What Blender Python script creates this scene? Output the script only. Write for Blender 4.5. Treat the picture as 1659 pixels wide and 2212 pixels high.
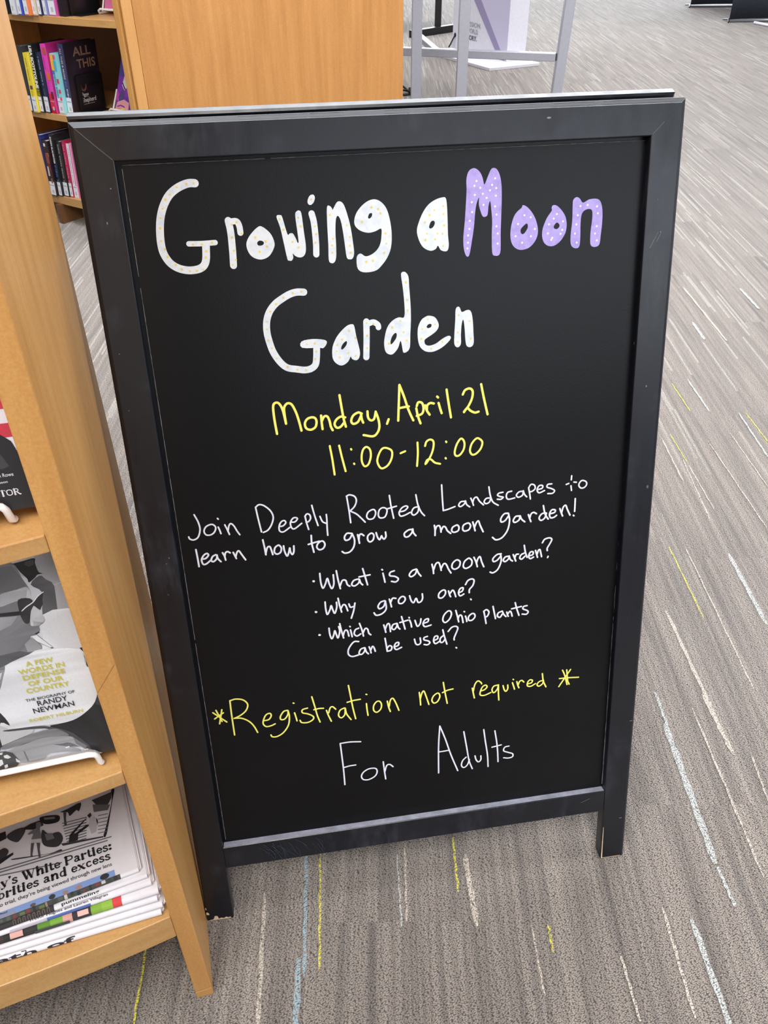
import bpy, bmesh, math, random
from mathutils import Vector, Matrix
from mathutils.geometry import tessellate_polygon

random.seed(4)
for o in list(bpy.data.objects):
    bpy.data.objects.remove(o)
SC = bpy.context.scene
COL = SC.collection
PI = math.pi

# ------------------------------------------------------------------ camera
cam_d = bpy.data.cameras.new('camera')
cam = bpy.data.objects.new('camera', cam_d)
COL.objects.link(cam)
cam_d.sensor_fit = 'HORIZONTAL'
cam_d.sensor_width = 36.0
cam_d.lens = 1780.0 / 1659.0 * 36.0
cam_d.clip_start = 0.02
cam_d.clip_end = 200
CAM_R = ((0.9999778, -0.0066694, 0.0), (-0.0040553, -0.6080365, 0.7938987), (-0.0052948, -0.7938811, -0.60805))
cam.matrix_world = Matrix(((CAM_R[0][0], -CAM_R[0][1], -CAM_R[0][2], 0.0),
                           (CAM_R[1][0], -CAM_R[1][1], -CAM_R[1][2], 0.0),
                           (CAM_R[2][0], -CAM_R[2][1], -CAM_R[2][2], 1.153),
                           (0, 0, 0, 1)))
SC.camera = cam

# ------------------------------------------------------------------ light and exposure
SC.view_settings.view_transform = 'Standard'
SC.view_settings.look = 'None'
SC.view_settings.gamma = 1.0
SC.view_settings.use_curve_mapping = False
SC.view_settings.exposure = 0.0
world = bpy.data.worlds.new('library_air')
SC.world = world
world.use_nodes = True
bg = world.node_tree.nodes['Background']
bg.inputs[0].default_value = (0.93, 0.95, 1.0, 1)
bg.inputs[1].default_value = 0.20


def area(name, loc, target, sx, sy, power, color):
    d = bpy.data.lights.new(name, 'AREA')
    d.shape = 'RECTANGLE'
    d.size, d.size_y = sx, sy
    d.energy = power
    d.color = color
    o = bpy.data.objects.new(name, d)
    COL.objects.link(o)
    o.location = loc
    o.rotation_euler = (Vector(target) - Vector(loc)).to_track_quat('-Z', 'Y').to_euler()
    return o


area('window_daylight', (2.5, 15.0, 2.0), (2.0, 7.0, 0.2), 13.0, 3.4, 1500, (0.86, 0.93, 1.0))
area('ceiling_lamp_behind', (-0.5, -0.9, 3.1), (-0.1, 0.1, 0.2), 2.4, 1.2, 112, (1.0, 0.98, 0.955))
area('fill_right', (9.0, 1.5, 1.9), (0.0, 0.9, 0.6), 6.0, 2.4, 230, (0.95, 0.97, 1.0))  # unseen fill light, added to brighten the near shelf's side panel
area('window_behind', (5.0, -6.0, 2.3), (1.0, 0.5, 0.8), 8.0, 2.4, 220, (0.86, 0.92, 1.0))
area('ceiling_lamp_front', (0.3, 3.15, 3.2), (0.4, 2.9, 0.0), 4.4, 1.2, 225, (0.93, 0.96, 1.0))
area('ceiling_lamp_over', (0.9, 1.45, 3.2), (0.9, 1.45, 0.0), 5.4, 0.7, 78, (0.95, 0.97, 1.0))
area('ceiling_lamp_aisle', (1.5, 7.5, 3.2), (1.5, 7.5, 0.0), 6.0, 2.0, 260, (0.97, 0.98, 1.0))

# ------------------------------------------------------------------ helpers


def lin(c):
    if isinstance(c, (int, float)):
        c = (c, c, c)
    return tuple(((v / 255.0) / 12.92 if v / 255.0 <= 0.04045 else ((v / 255.0 + 0.055) / 1.055) ** 2.4) for v in c[:3])


class Mesh:
    """collects faces and links them as one mesh object"""

    def __init__(self):
        self.v, self.f, self.m, self.c, self.sm = [], [], [], [], []

    def add(self, vs, fs, mat=0, col=None, smooth=False):
        b = len(self.v)
        self.v += [tuple(x) for x in vs]
        for f in fs:
            self.f.append([b + i for i in f])
            self.m.append(mat)
            self.c.append([col[i] for i in f] if isinstance(col, list) else col)
            self.sm.append(smooth)

    def box(self, x0, x1, y0, y1, z0, z1, mat=0, col=None, T=None):
        vs = [Vector((x, y, z)) for z in (z0, z1) for y in (y0, y1) for x in (x0, x1)]
        if T is not None:
            vs = [T @ v for v in vs]
        self.add(vs, [(0, 2, 3, 1), (4, 5, 7, 6), (0, 1, 5, 4), (1, 3, 7, 5), (3, 2, 6, 7), (2, 0, 4, 6)], mat, col)

    def loft(self, rings, mat=0, col=None, smooth=False, caps=True):
        n = len(rings[0])
        b = len(self.v)
        vs = [p for r in rings for p in r]
        fs = []
        for k in range(len(rings) - 1):
            for i in range(n):
                j = (i + 1) % n
                fs.append((k * n + i, k * n + j, (k + 1) * n + j, (k + 1) * n + i))
        self.add(vs, fs, mat, col, smooth)
        if caps:
            self.add(rings[0], [tuple(reversed(range(n)))], mat, col)
            self.add(rings[-1], [tuple(range(n))], mat, col)

    def tube(self, pts, r, n=8, mat=0, col=None):
        P = [Vector(p) for p in pts]
        rings = []
        up = Vector((0, 0, 1))
        prev = None
        for i, p in enumerate(P):
            t = (P[min(i + 1, len(P) - 1)] - P[max(i - 1, 0)]).normalized()
            a = t.cross(up if abs(t.z) < 0.95 else Vector((1, 0, 0))).normalized() if prev is None else (prev - t * prev.dot(t)).normalized()
            prev = a
            bb = t.cross(a)
            rr = r[i] if isinstance(r, (list, tuple)) else r
            rings.append([p + (a * math.cos(2 * PI * k / n) + bb * math.sin(2 * PI * k / n)) * rr for k in range(n)])
        self.loft(rings, mat, col, True)

    def poly(self, pts2, F, holes=(), mat=0, col=None):
        """filled polygon; F maps a 2D point to space"""
        loops = [[Vector((x, y, 0)) for x, y in pts2]] + [[Vector((x, y, 0)) for x, y in h] for h in holes]
        tris = tessellate_polygon(loops)
        flat = [p for l in loops for p in l]
        self.add([F(p.x, p.y) for p in flat], [tuple(t) for t in tris], mat, [tuple(col(p.x, p.y)) for p in flat] if callable(col) else col)

    def build(self, name, mats, parent=None, label=None, bevel=0, seg=2, shade=None):
        me = bpy.data.meshes.new(name)
        me.from_pydata(self.v, [], self.f)
        mats = mats if isinstance(mats, (list, tuple)) else [mats]
        for m in mats:
            me.materials.append(m)
        me.polygons.foreach_set('material_index', self.m)
        me.polygons.foreach_set('use_smooth', self.sm)
        if any(c is not None for c in self.c):
            at = me.color_attributes.new('ink', 'FLOAT_COLOR', 'CORNER')
            buf = []
            for p in me.polygons:
                c = self.c[p.index]
                cs = [lin(q) for q in c] if isinstance(c, list) else [lin(c) if c is not None else (0.8, 0.8, 0.8)] * p.loop_total
                for q in cs:
                    buf += [q[0], q[1], q[2], 1.0]
            at.data.foreach_set('color', buf)
        bm = bmesh.new()
        bm.from_mesh(me)
        if bevel:
            bmesh.ops.remove_doubles(bm, verts=bm.verts, dist=1e-6)
        bmesh.ops.recalc_face_normals(bm, faces=bm.faces)
        bm.to_mesh(me)
        bm.free()
        me.update()
        o = bpy.data.objects.new(name, me)
        COL.objects.link(o)
        if parent is not None:
            o.parent = parent
        if label:
            o['label'] = label
        if bevel:
            b = o.modifiers.new('edge', 'BEVEL')
            b.width, b.segments, b.limit_method, b.angle_limit = bevel, seg, 'ANGLE', 0.7
        return o


def thing(name, label, cat, loc=(0, 0, 0), rotz=0.0, group=None):
    o = bpy.data.objects.new(name, None)
    o.empty_display_size = 0.05
    COL.objects.link(o)
    o.location = loc
    o.rotation_euler = (0, 0, rotz)
    o['label'], o['category'] = label, cat
    if group:
        o['group'] = group
    return o


def tag(o, label, cat, group=None):
    o['label'], o['category'] = label, cat
    if group:
        o['group'] = group
    return o


def flat_facing(F, d):
    return lambda x, y: F(x, y, d)


def smooth_line(P, step=None, closed=False):
    P = [Vector((p[0], p[1])) for p in P]
    if len(P) < 3:
        return P
    n = len(P)
    out = []
    for i in range(n - 1):
        if closed:
            p0 = P[i - 1] if i > 0 else P[n - 2]
            p3 = P[i + 2] if i + 2 < n else P[1]
        else:
            p0 = P[i - 1] if i > 0 else P[0] * 2 - P[1]
            p3 = P[i + 2] if i + 2 < n else P[-1] * 2 - P[-2]
        p1, p2 = P[i], P[i + 1]
        k = 6
        for j in range(k):
            t = j / k
            out.append(0.5 * ((2 * p1) + (p2 - p0) * t + (2 * p0 - 5 * p1 + 4 * p2 - p3) * t * t + (3 * p1 - p0 - 3 * p2 + p3) * t ** 3))
    out.append(P[-1])
    return out


def ribbon(M, P, width, F, mat=0, col=None, caps=True, grade=0.0):
    """flat marker stroke of constant width along a 2D line; grade lets a stroke lie over its own start"""
    P = [Vector((p[0], p[1])) for p in P]
    Q = [P[0]]
    for p in P[1:]:
        if (p - Q[-1]).length > width * 0.04:
            Q.append(p)
    if len(Q) < 2:
        Q.append(Q[0] + Vector((width * 0.05, 0)))
    h = width / 2
    n = len(Q)
    G = (lambda x, y, i: F(x, y, grade * i / n)) if grade else (lambda x, y, i: F(x, y))
    L, R, T = [], [], []
    for i, p in enumerate(Q):
        t = (Q[min(i + 1, n - 1)] - Q[max(i - 1, 0)])
        if t.length < 1e-9:
            t = Vector((1, 0))
        t.normalize()
        T.append(t)
        nrm = Vector((-t.y, t.x))
        L.append(p + nrm * h)
        R.append(p - nrm * h)
    vs = [G(a.x, a.y, i) for i, a in enumerate(L)] + [G(a.x, a.y, i) for i, a in enumerate(R)]
    M.add(vs, [(i, i + 1, n + i + 1, n + i) for i in range(n - 1)], mat, col)
    if caps:
        for p, t, i in ((Q[0], -T[0], 0), (Q[-1], T[-1], n - 1)):
            nrm = Vector((-t.y, t.x))
            ring = []
            for k in range(9):
                a = PI * k / 8
                q = p + nrm * (h * math.cos(a)) + t * (h * math.sin(a))
                ring.append(G(q.x, q.y, i))
            M.add(ring, [tuple(range(9))], mat, col)


def disc(M, x, y, r, F, mat=0, col=None, n=10, ry=None):
    M.add([F(x + r * math.cos(2 * PI * k / n), y + (ry or r) * math.sin(2 * PI * k / n)) for k in range(n)], [tuple(range(n))], mat, col)


_GL = {}
CAP_H = 0.73


def glyphs(s, bold=0.0):
    """flat letter faces of a printed word, scaled to width 1 and cap height 1"""
    key = (s, bold)
    if key in _GL:
        return _GL[key]
    cu = bpy.data.curves.new('print', 'FONT')
    cu.body = s
    cu.size = 1.0
    cu.offset = bold
    cu.resolution_u = 3
    ob = bpy.data.objects.new('print', cu)
    COL.objects.link(ob)
    dg = bpy.context.evaluated_depsgraph_get()
    me = bpy.data.meshes.new_from_object(ob.evaluated_get(dg))
    vs = [(v.co.x, v.co.y) for v in me.vertices]
    fs = [tuple(p.vertices) for p in me.polygons]
    bpy.data.objects.remove(ob)
    bpy.data.curves.remove(cu)
    bpy.data.meshes.remove(me)
    x0, x1 = min(v[0] for v in vs), max(v[0] for v in vs)
    caps = [v[1] for v in vs]
    y1 = (max(caps) if s.upper() == s else CAP_H) - 0.0
    vs = [((v[0] - x0) / (x1 - x0), v[1] / y1) for v in vs]
    _GL[key] = (vs, fs, (x1 - x0) / y1)
    return _GL[key]


def put_text(M, s, x0, x1, y, h, F, mat=0, col=None, bold=0.0):
    vs, fs, _ = glyphs(s, bold)
    M.add([F(x0 + v[0] * (x1 - x0), y + v[1] * h) for v in vs], fs, mat, col)


# ------------------------------------------------------------------ materials


def new_mat(name):
    m = bpy.data.materials.new(name)
    m.use_nodes = True
    nt = m.node_tree
    b = nt.nodes['Principled BSDF']
    return m, nt, b


def N(nt, kind, **kw):
    n = nt.nodes.new(kind)
    for k, v in kw.items():
        if k in n.inputs:
            n.inputs[k].default_value = v
        else:
            setattr(n, k, v)
    return n


def mapped(nt, scale, rot=(0, 0, 0), source='Object'):
    tc = N(nt, 'ShaderNodeTexCoord')
    mp = N(nt, 'ShaderNodeMapping')
    mp.inputs['Scale'].default_value = scale
    mp.inputs['Rotation'].default_value = rot
    nt.links.new(tc.outputs[source], mp.inputs['Vector'])
    return mp.outputs['Vector']


def noise(nt, vec, scale, detail=3, rough=0.55):
    n = N(nt, 'ShaderNodeTexNoise')
    n.inputs['Scale'].default_value = scale
    n.inputs['Detail'].default_value = detail
    n.inputs['Roughness'].default_value = rough
    nt.links.new(vec, n.inputs['Vector'])
    return n.outputs['Fac']


def ramp(nt, fac, stops):
    r = N(nt, 'ShaderNodeValToRGB')
    e = r.color_ramp.elements
    while len(e) < len(stops):
        e.new(0.5)
    for i, (p, c) in enumerate(stops):
        e[i].position = p
        e[i].color = (*c, 1) if not isinstance(c, (int, float)) else (c, c, c, 1)
    nt.links.new(fac, r.inputs['Fac'])
    return r.outputs['Color']


def mix(nt, fac, a, b, mode='MIX'):
    m = N(nt, 'ShaderNodeMix', data_type='RGBA', blend_type=mode)
    for sock, val in ((m.inputs[0], fac), (m.inputs[6], a), (m.inputs[7], b)):
        if hasattr(val, 'links'):
            nt.links.new(val, sock)
        elif isinstance(val, (int, float)):
            sock.default_value = val
        else:
            sock.default_value = (*val, 1)
    return m.outputs[2]


def math_n(nt, op, a, b=None, c=None):
    m = N(nt, 'ShaderNodeMath', operation=op)
    for i, v in enumerate((a, b, c)):
        if v is None:
            continue
        if hasattr(v, 'links'):
            nt.links.new(v, m.inputs[i])
        else:
            m.inputs[i].default_value = v
    return m.outputs[0]


def bump(nt, b, height, strength=0.3, dist=0.002):
    n = N(nt, 'ShaderNodeBump')
    n.inputs['Strength'].default_value = strength
    n.inputs['Distance'].default_value = dist
    nt.links.new(height, n.inputs['Height'])
    nt.links.new(n.outputs['Normal'], b.inputs['Normal'])


def plain(name, col, rough=0.5, metal=0.0, speck=0.0):
    m, nt, b = new_mat(name)
    b.inputs['Roughness'].default_value = rough
    b.inputs['Metallic'].default_value = metal
    v = mapped(nt, (1, 1, 1))
    f = noise(nt, v, 60, 3)
    c = lin(col)
    s = max(speck, 0.04)
    out = ramp(nt, f, [(0.3, tuple(x * (1 - s) for x in c)), (0.7, tuple(min(1, x * (1 + s)) for x in c))])
    nt.links.new(out, b.inputs['Base Color'])
    return m


def wood(name, grain='z', base=(206, 150, 83), dark=(180, 122, 58), light=(222, 172, 104), rough=0.42):
    m, nt, b = new_mat(name)
    st = {'z': (9, 9, 0.7), 'x': (0.7, 9, 9), 'y': (9, 0.7, 9)}[grain]
    v = mapped(nt, st)
    f1 = noise(nt, v, 3.0, 5, 0.6)
    st2 = {'z': (260, 260, 60), 'x': (60, 260, 260), 'y': (260, 60, 260)}[grain]
    f2 = noise(nt, mapped(nt, st2), 1.0, 2, 0.6)
    f3 = noise(nt, mapped(nt, {'z': (60, 60, 1.6), 'x': (1.6, 60, 60), 'y': (60, 1.6, 60)}[grain]), 1.0, 3, 0.6)
    c = ramp(nt, f1, [(0.25, lin(dark)), (0.5, lin(base)), (0.78, lin(light))])
    c = mix(nt, 0.30, c, ramp(nt, f3, [(0.3, lin(dark)), (0.7, lin(light))]))
    c = mix(nt, math_n(nt, 'MULTIPLY', ramp(nt, f2, [(0.5, 0.0), (0.72, 1.0)]), 0.22), c, lin(dark))
    f4 = noise(nt, mapped(nt, (1, 1, 1)), 330, 3, 0.7)
    c = mix(nt, math_n(nt, 'MULTIPLY', ramp(nt, f4, [(0.46, 0.0), (0.66, 1.0)]), 0.30), c, lin(dark))
    c = mix(nt, math_n(nt, 'MULTIPLY', ramp(nt, f4, [(0.34, 1.0), (0.50, 0.0)]), 0.22), c, lin(light))
    nt.links.new(c, b.inputs['Base Color'])
    b.inputs['Roughness'].default_value = rough
    b.inputs['Coat Weight'].default_value = 0.25
    b.inputs['Coat Roughness'].default_value = 0.25
    bump(nt, b, f3, 0.04, 0.001)
    return m


def ink(name, rough=0.4, coat=0.0):
    m, nt, b = new_mat(name)
    a = N(nt, 'ShaderNodeVertexColor', layer_name='ink')
    f = noise(nt, mapped(nt, (1, 1, 1)), 900, 2)
    g = ramp(nt, f, [(0.3, 0.90), (0.7, 1.0)])
    nt.links.new(mix(nt, 1.0, a.outputs['Color'], g, 'MULTIPLY'), b.inputs['Base Color'])
    b.inputs['Roughness'].default_value = rough
    b.inputs['Coat Weight'].default_value = coat
    return m


INK = ink('printed_jacket', 0.38, 0.15)
NEWS_INK = ink('newsprint_ink', 0.85)
WOOD_V = wood('honey_wood_upright', 'z')
WOOD_V_FAR = wood('honey_wood_far_panel', 'z', (184, 127, 65), (164, 107, 49), (200, 145, 82), 0.4)
WOOD_X = wood('honey_wood_shelf', 'x', (196, 149, 90), (178, 126, 68), (210, 168, 109), 0.45)
WOOD_EDGE = wood('honey_wood_edge', 'z', (198, 144, 80), (182, 126, 64), (210, 160, 98), 0.5)


def black_paint():
    m, nt, b = new_mat('black_painted_wood')
    v = mapped(nt, (1, 1, 1))
    big = noise(nt, v, 9, 4, 0.65)
    streak = noise(nt, mapped(nt, (40, 40, 5)), 1.0, 4, 0.7)
    fine = noise(nt, v, 240, 2)
    dust = math_n(nt, 'MULTIPLY', ramp(nt, big, [(0.5, 0.0), (0.78, 1.0)]), ramp(nt, streak, [(0.42, 0.0), (0.75, 1.0)]))
    c = mix(nt, math_n(nt, 'MULTIPLY', dust, 0.75), (0.0050, 0.0060, 0.0105), (0.085, 0.098, 0.135))
    fl = ramp(nt, noise(nt, mapped(nt, (70, 70, 45)), 1.0, 1), [(0.80, 0.0), (0.84, 1.0)])
    c = mix(nt, math_n(nt, 'MULTIPLY', fl, 0.5), c, (0.3, 0.3, 0.3))
    nt.links.new(c, b.inputs['Base Color'])
    nt.links.new(ramp(nt, streak, [(0.3, 0.25), (0.7, 0.38)]), b.inputs['Roughness'])
    bump(nt, b, fine, 0.05, 0.0005)
    return m


BLACK = black_paint()


def board_mat():
    m, nt, b = new_mat('chalkboard_surface')
    v = mapped(nt, (1, 1, 1))
    big = noise(nt, v, 4, 4, 0.6)
    fine = noise(nt, v, 420, 2)
    c = mix(nt, math_n(nt, 'MULTIPLY', ramp(nt, big, [(0.5, 0.0), (0.85, 1.0)]), 0.30), (0.0026, 0.0026, 0.0034), (0.014, 0.014, 0.016))
    nt.links.new(c, b.inputs['Base Color'])
    b.inputs['Roughness'].default_value = 0.34
    b.inputs['Specular IOR Level'].default_value = 0.26
    bump(nt, b, fine, 0.15, 0.0004)
    return m


BOARD = board_mat()


def marker(name, col, blotch):
    m, nt, b = new_mat(name)
    f = noise(nt, mapped(nt, (1, 1, 1)), 95, 4, 0.7)
    nt.links.new(ramp(nt, f, [(0.46, lin(col)), (0.72, lin(blotch))]), b.inputs['Base Color'])
    b.inputs['Roughness'].default_value = 0.7
    return m


MARK = {'w': marker('white_marker', (234, 234, 244), (214, 216, 240)),
        'W': marker('white_block_marker', (228, 234, 240), (204, 217, 232)),
        'y': marker('yellow_marker', (247, 244, 120), (244, 236, 96)),
        'l': marker('lavender_marker', (178, 162, 226), (158, 142, 210)),
        'd': marker('gold_dot', (236, 214, 120), (226, 196, 90)),
        'D': marker('pale_dot', (250, 244, 250), (246, 236, 246))}
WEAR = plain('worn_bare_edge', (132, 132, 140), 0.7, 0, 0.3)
DUST = plain('chalk_dust', (150, 152, 168), 0.85, 0, 0.25)
CHIP = plain('bare_wood_chip', (214, 190, 160), 0.8, 0, 0.2)
WHITE_PLASTIC = plain('white_plastic', (244, 242, 240), 0.35)
PAPER = plain('page_paper', (226, 222, 214), 0.85)
NEWSPRINT = plain('newsprint', (226, 222, 226), 0.9)
LABEL_WHITE = plain('spine_label_paper', (240, 242, 248), 0.4)
BLACK_METAL = plain('black_metal', (14, 14, 16), 0.45)
GREY_METAL = plain('grey_painted_metal', (164, 164, 172), 0.4, 0.25)
BLACK_CLOTH = plain('black_banner_cloth', (34, 38, 50), 0.8, 0, 0.2)
WHITE_PANEL = plain('white_panel', (226, 224, 232), 0.5)
RUBBER = plain('black_rubber', (12, 12, 13), 0.6)
DARKWOOD = plain('brown_back_board', (112, 74, 40), 0.6, 0, 0.1)


def carpet():
    m, nt, b = new_mat('streaked_loop_carpet')
    tc = N(nt, 'ShaderNodeTexCoord')
    sep = N(nt, 'ShaderNodeSeparateXYZ')
    nt.links.new(tc.outputs['Object'], sep.inputs[0])
    X, Y = sep.outputs[0], sep.outputs[1]
    colid = math_n(nt, 'FLOOR', math_n(nt, 'DIVIDE', math_n(nt, 'ADD', X, 0.11), 0.25))
    off = math_n(nt, 'MULTIPLY', math_n(nt, 'FRACT', math_n(nt, 'MULTIPLY', colid, 0.41)), 1.0)
    rowid = math_n(nt, 'FLOOR', math_n(nt, 'DIVIDE', math_n(nt, 'ADD', Y, math_n(nt, 'ADD', off, 0.435)), 1.0))
    wn = N(nt, 'ShaderNodeTexWhiteNoise', noise_dimensions='2D')
    cmb = N(nt, 'ShaderNodeCombineXYZ')
    nt.links.new(colid, cmb.inputs[0])
    nt.links.new(rowid, cmb.inputs[1])
    nt.links.new(cmb.outputs[0], wn.inputs['Vector'])
    plank = wn.outputs['Value']
    # streak coordinates: fine across, long along
    cs = N(nt, 'ShaderNodeCombineXYZ')
    nt.links.new(math_n(nt, 'MULTIPLY', X, 95.0), cs.inputs[0])
    nt.links.new(math_n(nt, 'MULTIPLY', Y, 2.2), cs.inputs[1])
    nt.links.new(math_n(nt, 'MULTIPLY', plank, 40.0), cs.inputs[2])
    s1 = noise(nt, cs.outputs[0], 1.0, 2, 0.5)
    cs2 = N(nt, 'ShaderNodeCombineXYZ')
    nt.links.new(math_n(nt, 'MULTIPLY', X, 30.0), cs2.inputs[0])
    nt.links.new(math_n(nt, 'MULTIPLY', Y, 1.2), cs2.inputs[1])
    nt.links.new(math_n(nt, 'MULTIPLY', plank, 70.0), cs2.inputs[2])
    s2 = noise(nt, cs2.outputs[0], 1.0, 2, 0.5)
    # loops
    wob = noise(nt, mapped(nt, (150, 90, 1)), 1.0, 2)
    lv = N(nt, 'ShaderNodeCombineXYZ')
    nt.links.new(math_n(nt, 'ADD', math_n(nt, 'MULTIPLY', X, 290.0), math_n(nt, 'ADD', math_n(nt, 'MULTIPLY', Y, 140.0), math_n(nt, 'MULTIPLY', wob, 1.3))), lv.inputs[0])
    nt.links.new(math_n(nt, 'ADD', math_n(nt, 'MULTIPLY', Y, 620.0), math_n(nt, 'ADD', math_n(nt, 'MULTIPLY', X, -290.0), math_n(nt, 'MULTIPLY', wob, 1.2))), lv.inputs[1])
    vor = N(nt, 'ShaderNodeTexVoronoi', voronoi_dimensions='2D', feature='F1')
    vor.inputs['Scale'].default_value = 1.0
    vor.inputs['Randomness'].default_value = 0.85
    nt.links.new(lv.outputs[0], vor.inputs['Vector'])
    d = vor.outputs['Distance']
    c = ramp(nt, s1, [(0.28, lin((118, 107, 99))), (0.5, lin((174, 159, 147))), (0.70, lin((200, 184, 170)))])
    cs3 = N(nt, 'ShaderNodeCombineXYZ')
    nt.links.new(math_n(nt, 'MULTIPLY', X, 330.0), cs3.inputs[0])
    nt.links.new(math_n(nt, 'MULTIPLY', Y, 3.0), cs3.inputs[1])
    nt.links.new(math_n(nt, 'MULTIPLY', plank, 25.0), cs3.inputs[2])
    s3 = noise(nt, cs3.outputs[0], 1.0, 2, 0.5)
    soft = N(nt, 'ShaderNodeMapRange')
    nt.links.new(Y, soft.inputs['Value'])
    soft.inputs['From Min'].default_value = 1.0
    soft.inputs['From Max'].default_value = 3.2
    soft.inputs['To Min'].default_value = 1.0
    soft.inputs['To Max'].default_value = 0.35
    c = mix(nt, math_n(nt, 'MULTIPLY', ramp(nt, s3, [(0.34, 1.0), (0.46, 0.0)]), math_n(nt, 'MULTIPLY', soft.outputs['Result'], 0.60)), c, lin((104, 91, 84)))
    c = mix(nt, math_n(nt, 'MULTIPLY', ramp(nt, s3, [(0.60, 0.0), (0.72, 1.0)]), 0.45), c, lin((222, 211, 198)))
    c = mix(nt, 0.34, c, ramp(nt, s2, [(0.30, lin((130, 117, 109))), (0.72, lin((200, 184, 171)))]))
    # pale dashes of bright yarn
    dc = math_n(nt, 'FLOOR', math_n(nt, 'MULTIPLY', X, 160.0))
    w1 = N(nt, 'ShaderNodeTexWhiteNoise', noise_dimensions='1D')
    nt.links.new(dc, w1.inputs['W'])
    dr = math_n(nt, 'FLOOR', math_n(nt, 'ADD', math_n(nt, 'MULTIPLY', Y, 3.2), math_n(nt, 'MULTIPLY', w1.outputs['Value'], 17.0)))
    cd = N(nt, 'ShaderNodeCombineXYZ')
    nt.links.new(dc, cd.inputs[0])
    nt.links.new(dr, cd.inputs[1])
    w2 = N(nt, 'ShaderNodeTexWhiteNoise', noise_dimensions='2D')
    nt.links.new(cd.outputs[0], w2.inputs['Vector'])
    dash = math_n(nt, 'GREATER_THAN', w2.outputs['Value'], 0.93)
    far = N(nt, 'ShaderNodeMapRange')
    nt.links.new(Y, far.inputs['Value'])
    far.inputs['From Min'].default_value = 0.9
    far.inputs['From Max'].default_value = 2.2
    c = mix(nt, math_n(nt, 'MULTIPLY', math_n(nt, 'MULTIPLY', dash, far.outputs['Result']), 0.65), c, lin((232, 226, 214)))
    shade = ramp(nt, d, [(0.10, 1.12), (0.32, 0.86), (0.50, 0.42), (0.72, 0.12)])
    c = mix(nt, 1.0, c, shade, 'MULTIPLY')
    nt.links.new(c, b.inputs['Base Color'])
    b.inputs['Roughness'].default_value = 0.95
    b.inputs['Sheen Weight'].default_value = 0.35
    b.inputs['Sheen Roughness'].default_value = 0.5
    inv = math_n(nt, 'SUBTRACT', 1.0, d)
    bump(nt, b, inv, 0.8, 0.004)
    return m


def yarn(name, col):
    m, nt, b = new_mat(name)
    tc = N(nt, 'ShaderNodeTexCoord')
    sep = N(nt, 'ShaderNodeSeparateXYZ')
    nt.links.new(tc.outputs['Object'], sep.inputs[0])
    lv = N(nt, 'ShaderNodeCombineXYZ')
    nt.links.new(math_n(nt, 'ADD', math_n(nt, 'MULTIPLY', sep.outputs[0], 290.0), math_n(nt, 'MULTIPLY', sep.outputs[1], 140.0)), lv.inputs[0])
    nt.links.new(math_n(nt, 'ADD', math_n(nt, 'MULTIPLY', sep.outputs[1], 620.0), math_n(nt, 'MULTIPLY', sep.outputs[0], -290.0)), lv.inputs[1])
    vor = N(nt, 'ShaderNodeTexVoronoi', voronoi_dimensions='2D', feature='F1')
    vor.inputs['Scale'].default_value = 1.0
    nt.links.new(lv.outputs[0], vor.inputs['Vector'])
    frag = noise(nt, mapped(nt, (420, 260, 1)), 1.0, 2)
    body = mix(nt, ramp(nt, frag, [(0.40, 0.0), (0.56, 1.0)]), lin((172, 159, 150)), lin(col))
    sh = ramp(nt, vor.outputs['Distance'], [(0.12, 1.0), (0.42, 0.74), (0.62, 0.38), (0.85, 0.16)])
    nt.links.new(mix(nt, 1.0, body, sh, 'MULTIPLY'), b.inputs['Base Color'])
    b.inputs['Roughness'].default_value = 0.95
    return m


CARPET = carpet()
YARN_Y = yarn('yellow_yarn', (244, 236, 70))
YARN_B = yarn('blue_yarn', (160, 192, 208))
YARN_P = yarn('pale_blue_yarn', (206, 216, 216))
YARN_C = yarn('cream_yarn', (222, 211, 196))

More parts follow.
